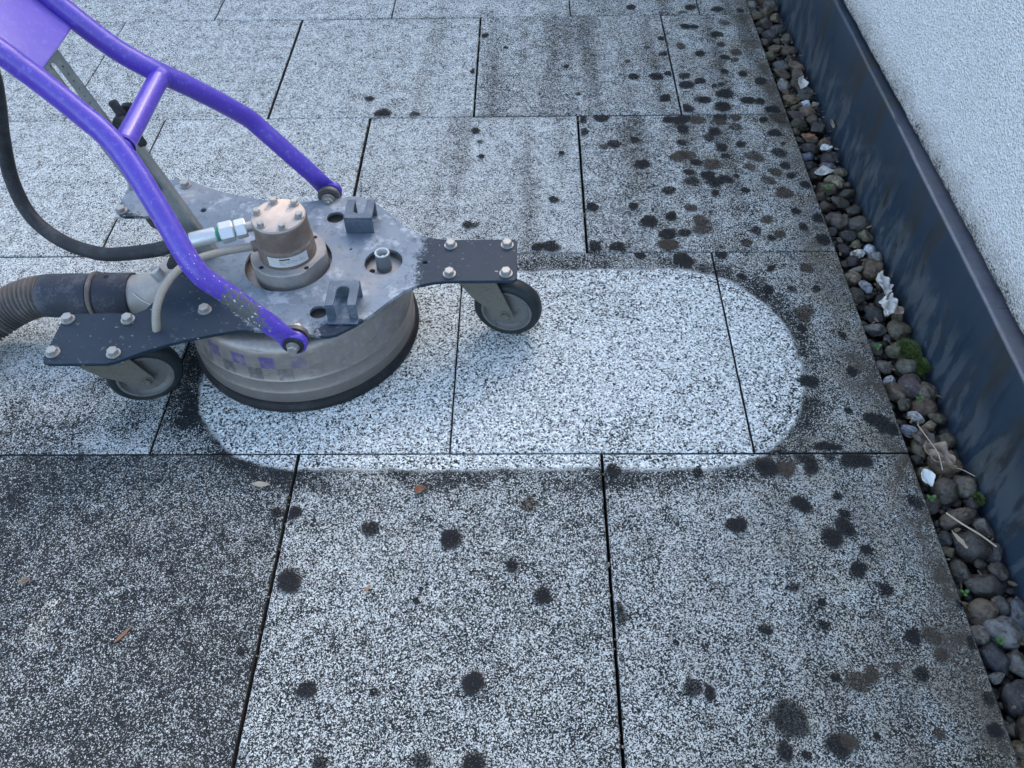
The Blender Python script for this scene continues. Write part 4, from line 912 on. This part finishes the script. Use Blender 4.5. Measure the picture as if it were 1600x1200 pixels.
g = G(); g.tube(smooth_path([(.022, -.118, .004), (.035, -.140, .010), (.058, -.160, .009), (.078, -.176, .003)], 6), .0014, 8); tag(g.build('grass_stalk', M_STRAW, smooth=60), 'pale dry grass stalk lying across the largest dark pebble', 'stalk')
g = G(); g.tube(smooth_path([(.030, .055, .002), (.036, .02, .007), (.041, -.01, .010), (.040, -.04, .006)], 6), .0009, 8); tag(g.build('grass_stalk', M_STRAW, smooth=60), 'thin bent straw stalk beside the crumpled brown leaf', 'stalk')
g = G(); g.tube(smooth_path([(.071, -.318, .006), (.073, -.345, .008), (.070, -.372, .004)], 6), .0018, 8); tag(g.build('grass_stalk', M_SHELL, smooth=60), 'short whitish stick right of the pale grey ball pebble', 'stick')
def seedling(x, y, z, s, label):
    g = G()
    for k, a in enumerate((20, 150, 265)):
        vs = [(0, 0, .002)]; ca, sa = math.cos(R(a)), math.sin(R(a)); n = 12
        for i in range(n):
            t = 2 * math.pi * i / n; px, py = s * (.62 + .55 * math.cos(t)), s * .45 * math.sin(t)
            vs.append((px * ca - py * sa, px * sa + py * ca, .004 + .25 * px - .3 * abs(py)))
        g.add(vs, [(0, 1 + i, 1 + (i + 1) % n) for i in range(n)])
    o = g.build('seedling', M_GRN, smooth=80); o.location = (x, y, z); tag(o, label, 'seedling')
    st_ = G(); st_.tube([(0, 0, -.012), (0, 0, .003)], .0008, 6); st_.build('stalk', M_GRN, o)
seedling(.012, .237, -.004, .007, 'green seedling at slab edge left of the moss')
seedling(.047, .107, .004, .0065, 'green seedling sprouting on white stone chip')
seedling(.030, .708, -.002, .010, 'bright green seedling below the dry pale leaf')
seedling(.012, -.085, -.008, .007, 'green seedling beside the big dark brown pebble')
seedling(.010, -.247, -.008, .006, 'green seedling beside the big amber oval pebble')
seedling(.033, -.322, -.004, .006, 'green seedling below the pale grey ball pebble')
def moss(x, y, rx, ry, n, label, seed):
    q = random.Random(seed); g = G()
    g.lathe([(0, .004), (.6, .002), (.95, -.008), (1.0, -.03)], 20, Matrix.Translation((x, y, -.012)) @ Matrix.Diagonal((rx * .85, ry * .85, 1, 1)))
    for k in range(n):
        a = q.uniform(0, 6.28); r = math.sqrt(q.random()); px, py = x + rx * r * math.cos(a), y + ry * r * math.sin(a)
        hz = -.012 + .010 * (1 - r * r); ln = q.uniform(.003, .006)
        for j in range(4):
            b = q.uniform(0, 6.28); d = Vector((math.cos(b) * .8, math.sin(b) * .8, q.uniform(.5, 1.2))).normalized(); s_ = d.cross(Vector((0, 0, 1))).normalized() * .0009
            P = Vector((px, py, hz)); g.add([P - s_, P + s_, P + d * ln], [(0, 1, 2)])
    tag(g.build('moss_cushion', M_MOSS, smooth=0), label, 'moss')
moss(.072, .238, .020, .026, 900, 'larger bright green moss cushion between pebbles and upstand', 1)
moss(.083, .200, .013, .018, 500, 'smaller yellow green moss cushion just below the larger one', 2)
moss(.087, -.085, .007, .012, 160, 'small dark tuft of moss at the foot of upstand near the ringed pebble', 3)

# crumbs of leaf and bark caught between the pebbles
lt = G()
for k in range(170):
    y = gr.uniform(-.6, 1.9); x = gr.uniform(.004, .096); s_ = gr.uniform(.003, .009); a = gr.uniform(0, 6.28); n = 6
    T = Matrix.Translation((x, y, gr.uniform(-.020, -.006))) @ Matrix.Rotation(a, 4, 'Z') @ Matrix.Rotation(gr.uniform(-.6, .6), 4, 'X')
    pts = [(s_ * math.cos(2 * math.pi * i / n) * gr.uniform(.6, 1.1), s_ * gr.uniform(.25, .5) * math.sin(2 * math.pi * i / n)) for i in range(n)]
    lt.ngon_prism(pts, 0, .0007, T)
M_LIT = NT('leaf_crumbs', .8); M_LIT.set('Base Color', M_LIT.mix(M_LIT.vor(M_LIT.pos(), 60), (.055, .032, .018), (.20, .15, .095)))
tag(lt.build('leaf_litter', M_LIT, smooth=0), 'crumbs of brown leaf and bark caught between the pebbles', 'leaf litter', kind='stuff')

gt = G()
JX = [(-.5, -1), (-1.0, -1), (-.25, 0), (-.75, 0), (-1.25, 0), (-.5, 1), (-1.0, 1), (-.25, 2), (-.75, 2), (-.5, 3)]
for k in range(110):
    if k % 3: jx, rw = gr.choice(JX); x = jx + gr.uniform(-.002, .002); y = rw * .5 + gr.uniform(.01, .49)
    else: x = gr.uniform(-1.5, -.02); y = gr.choice((0, .5, 1.0, 1.5)) + gr.uniform(-.001, .001)
    r = gr.uniform(.0012, .0026); gt.add([c * r * gr.uniform(.7, 1.1) for c in iv], fi, Matrix.Translation((x, y, gr.uniform(-.005, -.001))))
M_GT = NT('joint_grit', .8); M_GT.set('Base Color', M_GT.mix(M_GT.red(M_GT.vor(M_GT.pos(), 40))[0], (.05, .045, .035), (.34, .28, .19)))
tag(gt.build('grit', M_GT, smooth=70), 'pale and brown grains of grit caught in the slab joints', 'grit', kind='stuff')
